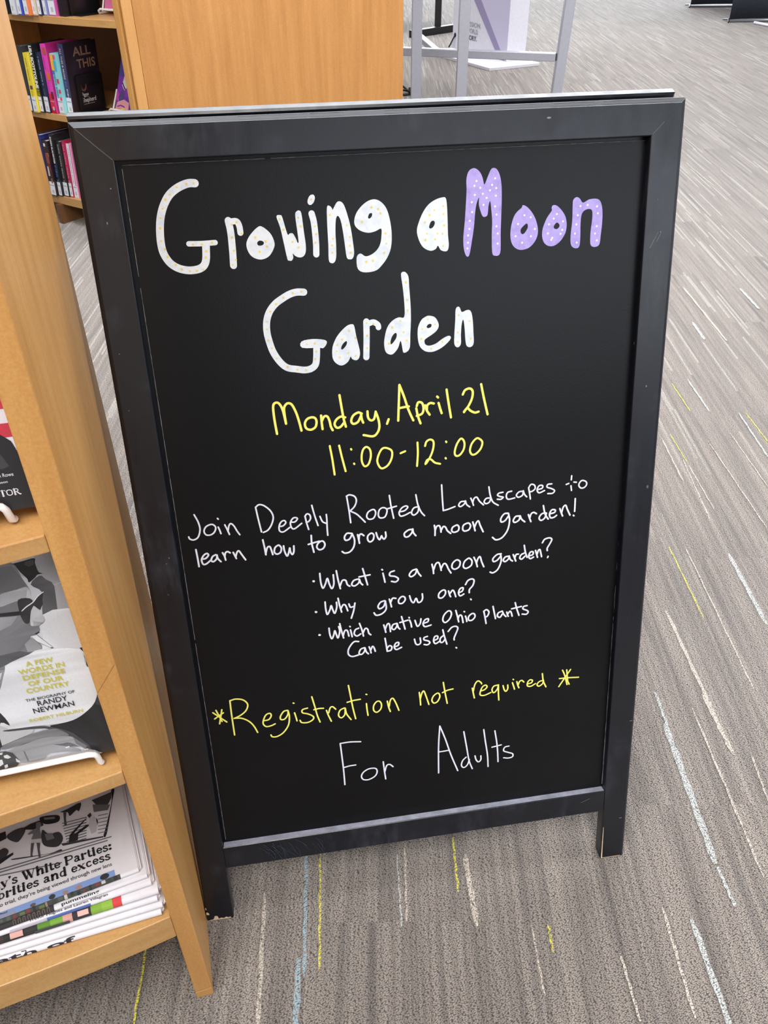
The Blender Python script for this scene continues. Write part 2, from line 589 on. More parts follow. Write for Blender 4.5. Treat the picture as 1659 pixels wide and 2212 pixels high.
# ------------------------------------------------------------------ measured lettering and artwork (tenths of a millimetre in the plane of the thing)
HANDWRITING = [('yellow handwriting reading Monday, April 21', 'y', 27, [(0, [(1644, 6921), (1631, 7095), (1631, 7232), (1656, 7273), (1697, 7264), (1731, 7189), (1754, 7029)]), (0, [(1754, 7029), (1747, 7137), (1750, 7213), (1787, 7256), (1835, 7240), (1876, 7142), (1900, 7037), (1917, 6934)]), (1, [(2038, 7076), (1991, 7060), (1962, 7014), (1972, 6957), (2021, 6935), (2074, 6960), (2092, 7019), (2079, 7064), (2038, 7076)]), (0, [(2148, 7087), (2149, 6997), (2153, 6930)]), (0, [(2151, 7022), (2180, 7072), (2214, 7072), (2236, 7024), (2247, 6953), (2265, 6907)]), (0, [(2415, 7042), (2365, 7055), (2315, 7025), (2291, 6975), (2314, 6932), (2357, 6939), (2397, 6983)]), (0, [(2368, 7300), (2381, 7167), (2397, 7026), (2416, 6934)]), (0, [(2603, 7069), (2562, 7085), (2504, 7052), (2480, 6993), (2503, 6959), (2555, 6977), (2593, 7044)]), (0, [(2595, 7070), (2600, 7008), (2614, 6963)]), (0, [(2669, 7089), (2672, 7019), (2701, 6982), (2739, 6996), (2761, 7072)]), (0, [(2761, 7078), (2787, 6991), (2795, 6902), (2771, 6834), (2717, 6794), (2610, 6818)]), (0, [(2904, 6977), (2884, 6926)]), (0, [(3013, 6950), (3025, 7110), (3043, 7359)]), (0, [(3043, 7359), (3089, 7226), (3135, 7066), (3186, 6938)]), (0, [(3024, 7093), (3085, 7101), (3140, 7104)]), (0, [(3225, 7075), (3240, 6986), (3268, 6895)]), (0, [(3231, 7101), (3250, 7143), (3293, 7130), (3308, 7068), (3289, 7008), (3228, 6987)]), (0, [(3327, 7101), (3346, 7038), (3376, 6988)]), (0, [(3346, 7047), (3353, 7099), (3388, 7122), (3428, 7113)]), (0, [(3483, 7114), (3499, 7051), (3516, 6993)]), (0, [(3468, 7190), (3478, 7179)]), (0, [(3578, 7261), (3597, 7113), (3623, 6934)]), (0, [(3764, 7189), (3790, 7236), (3843, 7252), (3878, 7220), (3872, 7142), (3833, 7057), (3788, 6999), (3776, 6982)]), (0, [(3776, 6988), (3815, 7027), (3850, 6994), (3903, 6966), (3947, 6973)]), (0, [(3978, 7289), (4009, 7130), (4053, 6931)])]), ('yellow handwriting giving the hours 11:00-12:00', 'y', 24, [(0, [(2219, 6725), (2237, 6562), (2250, 6378)]), (0, [(2325, 6720), (2349, 6569), (2379, 6407)]), (0, [(2457, 6667), (2460, 6659)]), (0, [(2481, 6490), (2484, 6483)]), (1, [(2636, 6675), (2597, 6650), (2575, 6583), (2574, 6501), (2602, 6445), (2647, 6467), (2678, 6555), (2674, 6637), (2636, 6675)]), (1, [(2822, 6641), (2776, 6582), (2750, 6493), (2776, 6417), (2814, 6400), (2874, 6435), (2918, 6513), (2925, 6594), (2883, 6633), (2822, 6641)]), (0, [(3025, 6561), (3079, 6580)]), (0, [(3226, 6671), (3226, 6538), (3212, 6387)]), (0, [(3313, 6621), (3332, 6673), (3377, 6693), (3412, 6666), (3410, 6593), (3381, 6505), (3334, 6426), (3312, 6401)]), (0, [(3312, 6410), (3335, 6450), (3376, 6453), (3423, 6408), (3485, 6387)]), (0, [(3560, 6652), (3564, 6644)]), (0, [(3551, 6453), (3555, 6445)]), (1, [(3731, 6667), (3686, 6603), (3661, 6514), (3675, 6467), (3720, 6472), (3766, 6532), (3779, 6604), (3762, 6655), (3731, 6667)]), (1, [(3919, 6654), (3865, 6596), (3843, 6515), (3868, 6463), (3918, 6471), (3973, 6530), (3991, 6602), (3959, 6645), (3919, 6654)])]), ('white handwriting reading Join Deeply Rooted Landscapes to', 'w', 19, [(0, [(621, 6058), (654, 5964), (663, 5869), (630, 5778), (576, 5749), (535, 5765), (525, 5793)]), (1, [(783, 5918), (730, 5893), (705, 5841), (724, 5796), (774, 5790), (820, 5820), (841, 5873), (820, 5911), (783, 5918)]), (0, [(870, 5877), (882, 5836), (891, 5793)]), (0, [(875, 5985), (882, 5975)]), (0, [(947, 5897), (968, 5835), (986, 5772)]), (0, [(973, 5810), (992, 5879), (1016, 5905), (1048, 5873), (1076, 5806), (1102, 5756)]), (0, [(1317, 6075), (1333, 5920), (1353, 5762)]), (0, [(1321, 6078), (1360, 6102), (1415, 6083), (1480, 6014), (1505, 5932), (1477, 5841), (1427, 5775), (1374, 5753)]), (0, [(1561, 5807), (1605, 5810), (1642, 5846), (1626, 5875), (1588, 5860), (1561, 5807), (1563, 5751), (1605, 5734), (1683, 5782)]), (0, [(1700, 5847), (1747, 5845), (1779, 5878), (1766, 5896), (1729, 5892), (1695, 5840), (1704, 5775), (1739, 5760), (1825, 5818)]), (0, [(1871, 5892), (1883, 5811), (1899, 5732)]), (0, [(1869, 5900), (1893, 5929), (1925, 5915), (1932, 5869), (1907, 5832), (1877, 5828)]), (0, [(1959, 6029), (1979, 5912), (2012, 5768)]), (0, [(2043, 5881), (2067, 5814), (2106, 5786)]), (0, [(2118, 5897), (2120, 5833), (2116, 5721), (2116, 5632)]), (0, [(2370, 6098), (2386, 5931), (2397, 5762)]), (0, [(2367, 6099), (2404, 6113), (2462, 6088), (2480, 6031), (2454, 5963), (2399, 5910)]), (0, [(2399, 5910), (2470, 5866), (2526, 5804), (2568, 5751)]), (1, [(2666, 5900), (2612, 5874), (2590, 5821), (2615, 5782), (2668, 5788), (2697, 5841), (2692, 5885), (2666, 5900)]), (1, [(2786, 5911), (2743, 5884), (2729, 5821), (2750, 5784), (2803, 5789), (2831, 5842), (2830, 5890), (2786, 5911)]), (0, [(2871, 6056), (2885, 5922), (2910, 5762)]), (0, [(2836, 5890), (2892, 5901), (2949, 5912)]), (0, [(2978, 5835), (3043, 5845), (3084, 5884), (3061, 5903), (3012, 5883), (2978, 5827), (2992, 5782), (3040, 5785), (3111, 5816)]), (0, [(3213, 5878), (3156, 5867), (3127, 5810), (3153, 5776), (3203, 5811), (3216, 5878)]), (0, [(3186, 6031), (3206, 5905), (3243, 5806), (3282, 5754)]), (0, [(3498, 6123), (3503, 5958), (3511, 5794)]), (0, [(3511, 5794), (3569, 5805), (3654, 5831)]), (0, [(3774, 5887), (3725, 5883), (3700, 5843), (3724, 5823), (3769, 5853), (3783, 5891)]), (0, [(3783, 5891), (3798, 5841), (3834, 5808)]), (0, [(3848, 5918), (3868, 5868), (3881, 5823)]), (0, [(3872, 5859), (3889, 5909), (3922, 5922), (3955, 5867), (4004, 5815)]), (0, [(4087, 5896), (4037, 5893), (4012, 5853), (4037, 5827), (4078, 5845), (4095, 5896)]), (0, [(4070, 6039), (4087, 5931), (4120, 5841), (4186, 5790)]), (0, [(4243, 5952), (4194, 5945), (4177, 5921), (4210, 5900), (4247, 5888), (4219, 5865), (4174, 5870)]), (0, [(4351, 5955), (4301, 5943), (4285, 5893), (4310, 5855), (4390, 5864)]), (0, [(4492, 5940), (4442, 5936), (4410, 5897), (4435, 5868), (4485, 5889), (4495, 5945)]), (0, [(4495, 5945), (4513, 5894), (4540, 5862)]), (0, [(4561, 5976), (4576, 5896), (4586, 5829)]), (0, [(4561, 5976), (4590, 6016), (4632, 6003), (4642, 5959), (4609, 5928), (4576, 5922)]), (0, [(4667, 5939), (4729, 5953), (4733, 5987), (4691, 5988), (4667, 5939), (4693, 5898), (4760, 5920)]), (0, [(4849, 5997), (4799, 5994), (4792, 5960), (4843, 5938), (4886, 5907), (4862, 5875), (4803, 5876)]), (0, [(5095, 6075), (5092, 6024)]), (0, [(5092, 5946), (5101, 5885)]), (0, [(5032, 5970), (5063, 5980)]), (0, [(5127, 5991), (5158, 5986)]), (1, [(5228, 6001), (5196, 5970), (5194, 5932), (5224, 5903), (5266, 5911), (5290, 5947), (5276, 5984), (5228, 6001)])]), ('white handwriting reading learn how to grow a moon garden!', 'w', 21, [(0, [(584, 5624), (589, 5527), (592, 5405)]), (0, [(633, 5497), (679, 5500), (716, 5536), (702, 5562), (663, 5542), (632, 5489), (642, 5431), (678, 5430), (733, 5469)]), (0, [(799, 5534), (761, 5514), (740, 5468), (763, 5449), (804, 5482), (813, 5529)]), (0, [(813, 5529), (819, 5483), (848, 5439)]), (0, [(880, 5549), (897, 5506), (905, 5453)]), (0, [(899, 5498), (913, 5545), (939, 5558), (966, 5539)]), (0, [(1002, 5539), (1015, 5500), (1029, 5458)]), (0, [(1025, 5483), (1046, 5537), (1069, 5551), (1093, 5507), (1133, 5429)]), (0, [(1357, 5659), (1367, 5564), (1374, 5466)]), (0, [(1372, 5474), (1398, 5553), (1428, 5565), (1442, 5523), (1454, 5459)]), (1, [(1524, 5570), (1487, 5542), (1476, 5486), (1503, 5459), (1544, 5475), (1561, 5525), (1545, 5563), (1524, 5570)]), (0, [(1589, 5555), (1594, 5489), (1618, 5420), (1643, 5467), (1659, 5522), (1662, 5473), (1681, 5433), (1702, 5468), (1708, 5541)]), (0, [(1922, 5651), (1921, 5548), (1937, 5432)]), (0, [(1880, 5540), (1943, 5554), (2011, 5567)]), (1, [(2034, 5565), (1994, 5540), (1976, 5493), (2003, 5457), (2049, 5468), (2074, 5514), (2060, 5557), (2034, 5565)]), (0, [(2396, 5624), (2344, 5630), (2311, 5585), (2323, 5543), (2369, 5554), (2402, 5607)]), (0, [(2403, 5623), (2428, 5539), (2415, 5450), (2366, 5389), (2305, 5377), (2272, 5401)]), (0, [(2469, 5599), (2478, 5541), (2485, 5486)]), (0, [(2481, 5533), (2491, 5589), (2515, 5602), (2543, 5578)]), (1, [(2627, 5598), (2591, 5569), (2586, 5521), (2611, 5488), (2649, 5510), (2663, 5561), (2650, 5592), (2627, 5598)]), (0, [(2691, 5599), (2705, 5540), (2729, 5504), (2754, 5551), (2760, 5533), (2782, 5506), (2806, 5536), (2804, 5594)]), (0, [(3131, 5593), (3082, 5590), (3031, 5552), (3038, 5507), (3079, 5506), (3121, 5550), (3134, 5598)]), (0, [(3134, 5598), (3141, 5548), (3169, 5506)]), (0, [(3398, 5615), (3405, 5553), (3403, 5483)]), (0, [(3404, 5536), (3425, 5595), (3458, 5603), (3474, 5563), (3478, 5518)]), (0, [(3482, 5544), (3507, 5586), (3535, 5574), (3556, 5527), (3596, 5487)]), (1, [(3664, 5586), (3622, 5564), (3610, 5521), (3638, 5497), (3688, 5512), (3700, 5555), (3684, 5585), (3664, 5586)]), (1, [(3796, 5597), (3755, 5575), (3746, 5523), (3771, 5498), (3821, 5511), (3843, 5557), (3826, 5594), (3796, 5597)]), (0, [(3871, 5606), (3887, 5543), (3899, 5488)]), (0, [(3892, 5533), (3916, 5593), (3942, 5612), (3962, 5552), (3999, 5464)]), (0, [(4312, 5672), (4262, 5669), (4221, 5612), (4226, 5567), (4272, 5579), (4316, 5636)]), (0, [(4316, 5666), (4330, 5573), (4306, 5451), (4240, 5360), (4164, 5336), (4117, 5374)]), (0, [(4456, 5621), (4405, 5618), (4376, 5568), (4398, 5542), (4448, 5569), (4461, 5622)]), (0, [(4461, 5622), (4482, 5574), (4521, 5537)]), (0, [(4565, 5626), (4580, 5581), (4598, 5531)]), (0, [(4583, 5580), (4599, 5632), (4632, 5649), (4666, 5628)]), (0, [(4785, 5625), (4734, 5617), (4702, 5567), (4728, 5532), (4773, 5559), (4794, 5619)]), (0, [(4752, 5724), (4771, 5630), (4795, 5575), (4818, 5540)]), (0, [(4837, 5606), (4896, 5620), (4903, 5651), (4860, 5656), (4833, 5606), (4847, 5555), (4889, 5555), (4923, 5578)]), (0, [(4962, 5663), (4981, 5607), (5000, 5561)]), (0, [(4986, 5607), (5004, 5676), (5034, 5699), (5057, 5644), (5094, 5563)]), (0, [(5153, 5774), (5153, 5695), (5152, 5606)]), (0, [(5139, 5554), (5146, 5547)])]), ('white handwriting asking What is a moon garden?', 'w', 21, [(0, [(1899, 5054), (1906, 5044)]), (0, [(1897, 5048), (1909, 5051)]), (0, [(1984, 5144), (1988, 5017), (2008, 4942), (2042, 4999), (2070, 5068), (2090, 4982), (2115, 4924), (2143, 4986), (2144, 5107)]), (0, [(2184, 5156), (2197, 5034), (2217, 4911)]), (0, [(2215, 4944), (2249, 5017), (2289, 5012), (2305, 4955), (2333, 4929)]), (0, [(2447, 5014), (2387, 5000), (2358, 4948), (2392, 4926), (2444, 4960), (2456, 5007)]), (0, [(2456, 5007), (2469, 4956), (2491, 4927)]), (0, [(2504, 5145), (2527, 5037), (2551, 4920)]), (0, [(2454, 5040), (2588, 5052)]), (0, [(2747, 5054), (2758, 4987), (2767, 4930)]), (0, [(2737, 5106), (2743, 5099)]), (0, [(2887, 5070), (2837, 5054), (2831, 5011), (2894, 4992), (2933, 4954), (2901, 4918), (2847, 4931)]), (0, [(3158, 5059), (3107, 5043), (3071, 4992), (3094, 4963), (3145, 4994), (3167, 5053)]), (0, [(3167, 5053), (3186, 5000), (3215, 4957)]), (0, [(3356, 5101), (3369, 5033), (3373, 4973)]), (0, [(3374, 5021), (3405, 5102), (3441, 5113), (3460, 5055), (3469, 5005)]), (0, [(3470, 5032), (3502, 5090), (3532, 5080), (3561, 5010), (3591, 4955)]), (1, [(3654, 5120), (3613, 5081), (3606, 5026), (3642, 5000), (3694, 5027), (3709, 5087), (3685, 5119), (3654, 5120)]), (1, [(3807, 5124), (3762, 5085), (3749, 5020), (3785, 4993), (3847, 5026), (3858, 5085), (3831, 5123), (3807, 5124)]), (0, [(3883, 5132), (3909, 5067), (3925, 4999)]), (0, [(3913, 5045), (3934, 5109), (3960, 5132), (3981, 5059), (4007, 4989)]), (0, [(4227, 5140), (4176, 5135), (4124, 5086), (4131, 5045), (4176, 5057), (4221, 5107)]), (0, [(4221, 5136), (4228, 5040), (4187, 4933), (4125, 4891), (4088, 4905)]), (0, [(4320, 5096), (4279, 5089), (4255, 5048), (4280, 5027), (4321, 5058), (4331, 5097)]), (0, [(4331, 5097), (4346, 5048), (4373, 5023)]), (0, [(4382, 5110), (4399, 5064), (4415, 5018)]), (0, [(4403, 5063), (4419, 5106), (4448, 5109)]), (0, [(4527, 5115), (4486, 5098), (4466, 5056), (4491, 5035), (4532, 5070)]), (0, [(4521, 5220), (4537, 5125), (4560, 5052)]), (0, [(4590, 5070), (4632, 5081), (4635, 5118), (4600, 5118), (4580, 5065), (4602, 5029), (4643, 5046)]), (0, [(4668, 5132), (4684, 5075), (4695, 5035)]), (0, [(4688, 5074), (4704, 5128), (4724, 5137), (4736, 5091), (4748, 5038)]), (0, [(4753, 5228), (4783, 5273), (4845, 5284), (4873, 5258), (4847, 5200), (4818, 5148), (4819, 5114)]), (0, [(4832, 5032), (4826, 5017)])]), ('white handwriting asking Why grow one?', 'w', 21, [(0, [(1895, 4633), (1903, 4623)]), (0, [(1893, 4626), (1905, 4629)]), (0, [(2019, 4751), (2020, 4657), (2034, 4576), (2071, 4639), (2089, 4693), (2104, 4635), (2126, 4580), (2156, 4662), (2157, 4729)]), (0, [(2180, 4782), (2193, 4679), (2211, 4587)]), (0, [(2204, 4633), (2237, 4685), (2266, 4670), (2287, 4595)]), (0, [(2307, 4687), (2324, 4640), (2363, 4646)]), (0, [(2382, 4689), (2361, 4589), (2325, 4485)]), (0, [(2749, 4675), (2698, 4659), (2665, 4606), (2683, 4570), (2735, 4597), (2758, 4662)]), (0, [(2759, 4669), (2764, 4559), (2710, 4498), (2638, 4484), (2610, 4522)]), (0, [(2810, 4689), (2822, 4631), (2832, 4578)]), (0, [(2824, 4642), (2851, 4696), (2891, 4690)]), (1, [(2963, 4704), (2925, 4663), (2929, 4617), (2970, 4612), (3006, 4653), (2999, 4695), (2963, 4704)]), (0, [(3064, 4702), (3082, 4632), (3112, 4600), (3145, 4658), (3167, 4598), (3204, 4604), (3226, 4647), (3224, 4709)]), (1, [(3484, 4728), (3436, 4688), (3431, 4632), (3472, 4622), (3514, 4667), (3515, 4717), (3484, 4728)]), (0, [(3556, 4707), (3571, 4648), (3581, 4624)]), (0, [(3576, 4671), (3607, 4712), (3628, 4687), (3647, 4616)]), (0, [(3689, 4667), (3731, 4685), (3742, 4729), (3705, 4722), (3683, 4668), (3703, 4620), (3751, 4641)]), (0, [(3773, 4770), (3805, 4823), (3856, 4839), (3883, 4813), (3866, 4747), (3824, 4696), (3820, 4651)]), (0, [(3838, 4557), (3844, 4547)])]), ('white handwriting asking Which native Ohio plants', 'w', 21, [(0, [(1914, 4306), (1921, 4296)]), (0, [(1911, 4299), (1924, 4302)]), (0, [(2040, 4381), (2045, 4288), (2065, 4227), (2093, 4281), (2109, 4337), (2125, 4277), (2142, 4228), (2169, 4317), (2161, 4388)]), (0, [(2176, 4427), (2193, 4314), (2211, 4219)]), (0, [(2209, 4254), (2233, 4320), (2264, 4316), (2279, 4237)]), (0, [(2304, 4322), (2312, 4274), (2319, 4222)]), (0, [(2299, 4371), (2303, 4366)]), (0, [(2406, 4331), (2365, 4314), (2347, 4258), (2380, 4223), (2428, 4247)]), (0, [(2421, 4398), (2446, 4303), (2461, 4212)]), (0, [(2457, 4254), (2487, 4315), (2517, 4304), (2530, 4244), (2553, 4218)]), (0, [(2723, 4335), (2736, 4275), (2744, 4227)]), (0, [(2740, 4274), (2768, 4340), (2794, 4336), (2804, 4230)]), (0, [(2891, 4335), (2841, 4323), (2823, 4274), (2852, 4252), (2885, 4289), (2893, 4330)]), (0, [(2893, 4330), (2905, 4275), (2924, 4249)]), (0, [(2952, 4424), (2973, 4324), (2990, 4240)]), (0, [(2928, 4342), (3032, 4363)]), (0, [(3052, 4360), (3067, 4311), (3074, 4259)]), (0, [(3046, 4400), (3049, 4393)]), (0, [(3120, 4346), (3148, 4258), (3185, 4295), (3197, 4359)]), (0, [(3226, 4290), (3282, 4306), (3290, 4347), (3248, 4338), (3222, 4286), (3245, 4240), (3323, 4253)]), (1, [(3541, 4422), (3492, 4371), (3476, 4303), (3506, 4264), (3559, 4303), (3588, 4370), (3576, 4418), (3541, 4422)]), (0, [(3645, 4420), (3664, 4336), (3680, 4252)]), (0, [(3670, 4289), (3692, 4344), (3721, 4329), (3737, 4233)]), (0, [(3769, 4322), (3779, 4286), (3785, 4243)]), (0, [(3753, 4390), (3757, 4385)]), (1, [(3853, 4346), (3811, 4310), (3811, 4258), (3853, 4252), (3891, 4294), (3885, 4337), (3853, 4346)]), (0, [(4007, 4361), (4022, 4277), (4037, 4180)]), (0, [(4007, 4361), (4043, 4379), (4074, 4340), (4053, 4284), (4022, 4277)]), (0, [(4127, 4415), (4142, 4331), (4160, 4235)]), (0, [(4244, 4330), (4197, 4312), (4185, 4267), (4219, 4246), (4249, 4289)]), (0, [(4248, 4331), (4270, 4279), (4298, 4245)]), (0, [(4308, 4309), (4319, 4266), (4328, 4245)]), (0, [(4325, 4284), (4350, 4316), (4368, 4290), (4379, 4241)]), (0, [(4417, 4431), (4439, 4339), (4469, 4241)]), (0, [(4371, 4348), (4499, 4366)]), (0, [(4573, 4368), (4531, 4362), (4521, 4328), (4575, 4298), (4590, 4272), (4565, 4245), (4511, 4254)])]), ('white handwriting reading Can be used?', 'w', 21, [(0, [(2395, 4141), (2334, 4143), (2267, 4058), (2256, 3977), (2301, 3935), (2384, 3947)]), (0, [(2465, 4042), (2415, 4025), (2391, 3969), (2419, 3949), (2458, 3984), (2471, 4036)]), (0, [(2471, 4036), (2483, 3980), (2508, 3946)]), (0, [(2523, 4046), (2537, 3996), (2543, 3955)]), (0, [(2541, 3996), (2565, 4047), (2584, 4025), (2598, 3971)]), (0, [(2730, 4142), (2740, 4051), (2750, 3949)]), (0, [(2748, 3990), (2781, 4026), (2811, 4005), (2798, 3959), (2756, 3949)]), (0, [(2848, 4000), (2894, 4017), (2900, 4057), (2865, 4052), (2842, 4001), (2867, 3957), (2935, 3981)]), (0, [(3105, 4076), (3119, 4010), (3148, 3989), (3182, 4013), (3178, 4085)]), (0, [(3272, 4095), (3230, 4082), (3229, 4049), (3281, 4027), (3301, 3996), (3269, 3972), (3227, 3982)]), (0, [(3355, 4024), (3401, 4042), (3402, 4082), (3366, 4077), (3350, 4018), (3374, 3974), (3428, 4002)]), (0, [(3486, 4085), (3439, 4044), (3438, 3989), (3469, 3984), (3502, 4028)]), (0, [(3473, 4162), (3492, 4065), (3522, 3946)]), (0, [(3542, 4129), (3589, 4182), (3641, 4191), (3668, 4159), (3640, 4080), (3618, 4024), (3618, 3995)]), (0, [(3641, 3879), (3648, 3871)])]), ('yellow handwriting between asterisks reading Registration not required', 'y', 20, [(0, [(497, 3366), (651, 3200)]), (0, [(612, 3394), (560, 3187)]), (0, [(508, 3270), (625, 3345)]), (0, [(539, 3396), (594, 3219)]), (0, [(726, 3512), (723, 3292), (725, 2988)]), (0, [(726, 3512), (799, 3526), (888, 3500), (938, 3427), (909, 3338), (832, 3275), (748, 3241)]), (0, [(748, 3241), (842, 3226), (928, 3165), (982, 3081), (1018, 2979)]), (0, [(1113, 3145), (1177, 3154), (1213, 3205), (1202, 3245), (1154, 3234), (1116, 3173), (1101, 3100), (1135, 3052), (1198, 3055), (1251, 3076)]), (0, [(1422, 3258), (1374, 3246), (1328, 3178), (1331, 3130), (1379, 3131), (1423, 3191), (1432, 3252)]), (0, [(1432, 3252), (1441, 3160), (1417, 3030), (1344, 2926), (1260, 2878), (1197, 2882), (1181, 2914)]), (0, [(1511, 3206), (1522, 3147), (1532, 3078)]), (0, [(1507, 3357), (1516, 3352)]), (0, [(1681, 3251), (1616, 3236), (1612, 3190), (1681, 3160), (1744, 3112), (1737, 3065), (1670, 3031), (1592, 3040), (1571, 3078)]), (0, [(1749, 3414), (1776, 3259), (1797, 3122), (1825, 3012)]), (0, [(1761, 3214), (1828, 3222), (1884, 3217)]), (0, [(1920, 3179), (1939, 3100), (1971, 3002)]), (0, [(1946, 3137), (1970, 3209), (2003, 3223), (2040, 3179)]), (0, [(2152, 3181), (2094, 3152), (2070, 3079), (2102, 3035), (2150, 3076), (2163, 3176)]), (0, [(2163, 3176), (2177, 3081), (2228, 2986)]), (0, [(2226, 3513), (2243, 3357), (2263, 3164), (2289, 2990)]), (0, [(2194, 3260), (2278, 3276), (2366, 3281)]), (0, [(2442, 3203), (2445, 3116), (2453, 3018)]), (0, [(2445, 3346), (2454, 3341)]), (1, [(2579, 3214), (2536, 3159), (2532, 3083), (2571, 3048), (2622, 3088), (2638, 3153), (2619, 3208), (2579, 3214)]), (0, [(2716, 3198), (2728, 3110), (2749, 3030)]), (0, [(2736, 3109), (2756, 3202), (2790, 3231), (2827, 3152), (2863, 3031)]), (0, [(3142, 3268), (3150, 3171), (3154, 3070)]), (0, [(3154, 3171), (3172, 3241), (3201, 3282), (3230, 3196), (3264, 3062)]), (1, [(3375, 3219), (3327, 3181), (3306, 3120), (3332, 3073), (3380, 3090), (3413, 3159), (3403, 3210), (3375, 3219)]), (0, [(3464, 3375), (3482, 3231), (3510, 3042)]), (0, [(3450, 3217), (3516, 3244), (3592, 3254)]), (0, [(3851, 3226), (3863, 3154), (3878, 3069)]), (0, [(3863, 3173), (3887, 3279), (3927, 3328), (3967, 3300), (3978, 3275)]), (0, [(3966, 3166), (4014, 3177), (4051, 3218), (4030, 3248), (3990, 3227), (3963, 3167), (3958, 3106), (4014, 3090), (4102, 3121)]), (0, [(4189, 3224), (4142, 3213), (4118, 3161), (4142, 3112), (4190, 3160), (4205, 3222)]), (0, [(4205, 3227), (4206, 3102), (4212, 2986)]), (0, [(4269, 3203), (4286, 3136), (4310, 3108), (4334, 3147), (4333, 3203)]), (0, [(4397, 3230), (4414, 3172), (4426, 3124)]), (0, [(4405, 3282), (4411, 3277)]), (0, [(4457, 3239), (4470, 3182), (4487, 3137)]), (0, [(4474, 3182), (4494, 3234), (4525, 3248), (4553, 3219)]), (0, [(4607, 3180), (4656, 3191), (4671, 3226), (4638, 3240), (4607, 3208), (4603, 3153), (4649, 3137), (4713, 3170)]), (0, [(4825, 3203), (4769, 3193), (4737, 3151), (4762, 3120), (4810, 3149), (4825, 3199)]), (0, [(4806, 3311), (4822, 3194), (4861, 3095)]), (0, [(5045, 3198), (5167, 3194), (5312, 3180)]), (0, [(5084, 3325), (5116, 3243), (5155, 3088)]), (0, [(5195, 3320), (5133, 3222), (5041, 3072)]), (0, [(5142, 3322), (5161, 3143)]), (0, [(5152, 3163), (5185, 3088)])]), ('white handwriting reading For Adults', 'w', 20, [(0, [(2062, 2631), (2070, 2430), (2078, 2186), (2079, 1948)]), (0, [(2062, 2631), (2189, 2634), (2332, 2616)]), (0, [(2090, 2235), (2165, 2248), (2245, 2249)]), (1, [(2508, 2146), (2425, 2156), (2348, 2118), (2311, 2052), (2333, 1991), (2407, 1977), (2494, 2020), (2526, 2087), (2508, 2146)]), (0, [(2617, 2240), (2624, 2111), (2637, 1947)]), (0, [(2630, 2069), (2660, 2167), (2703, 2180), (2746, 2136)]), (0, [(3403, 2693), (3379, 2361), (3370, 1919)]), (0, [(3403, 2693), (3471, 2481), (3547, 2196), (3638, 1912)]), (0, [(3386, 2272), (3459, 2274), (3524, 2278)]), (0, [(3758, 2121), (3709, 2070), (3691, 1993), (3724, 1951), (3774, 1989), (3803, 2073)]), (0, [(3730, 2550), (3768, 2276), (3799, 2054), (3843, 1911)]), (0, [(3882, 2123), (3898, 2053), (3931, 2012), (3964, 2046), (3964, 2109)]), (0, [(4006, 2538), (4030, 2331), (4058, 2109), (4067, 1908)]), (0, [(4161, 2494), (4187, 2305), (4201, 2145), (4208, 1968)]), (0, [(4121, 2227), (4187, 2236), (4250, 2245)]), (0, [(4361, 2207), (4303, 2197), (4287, 2140), (4346, 2104), (4413, 2069), (4413, 2019), (4355, 2005), (4288, 2021)])])]
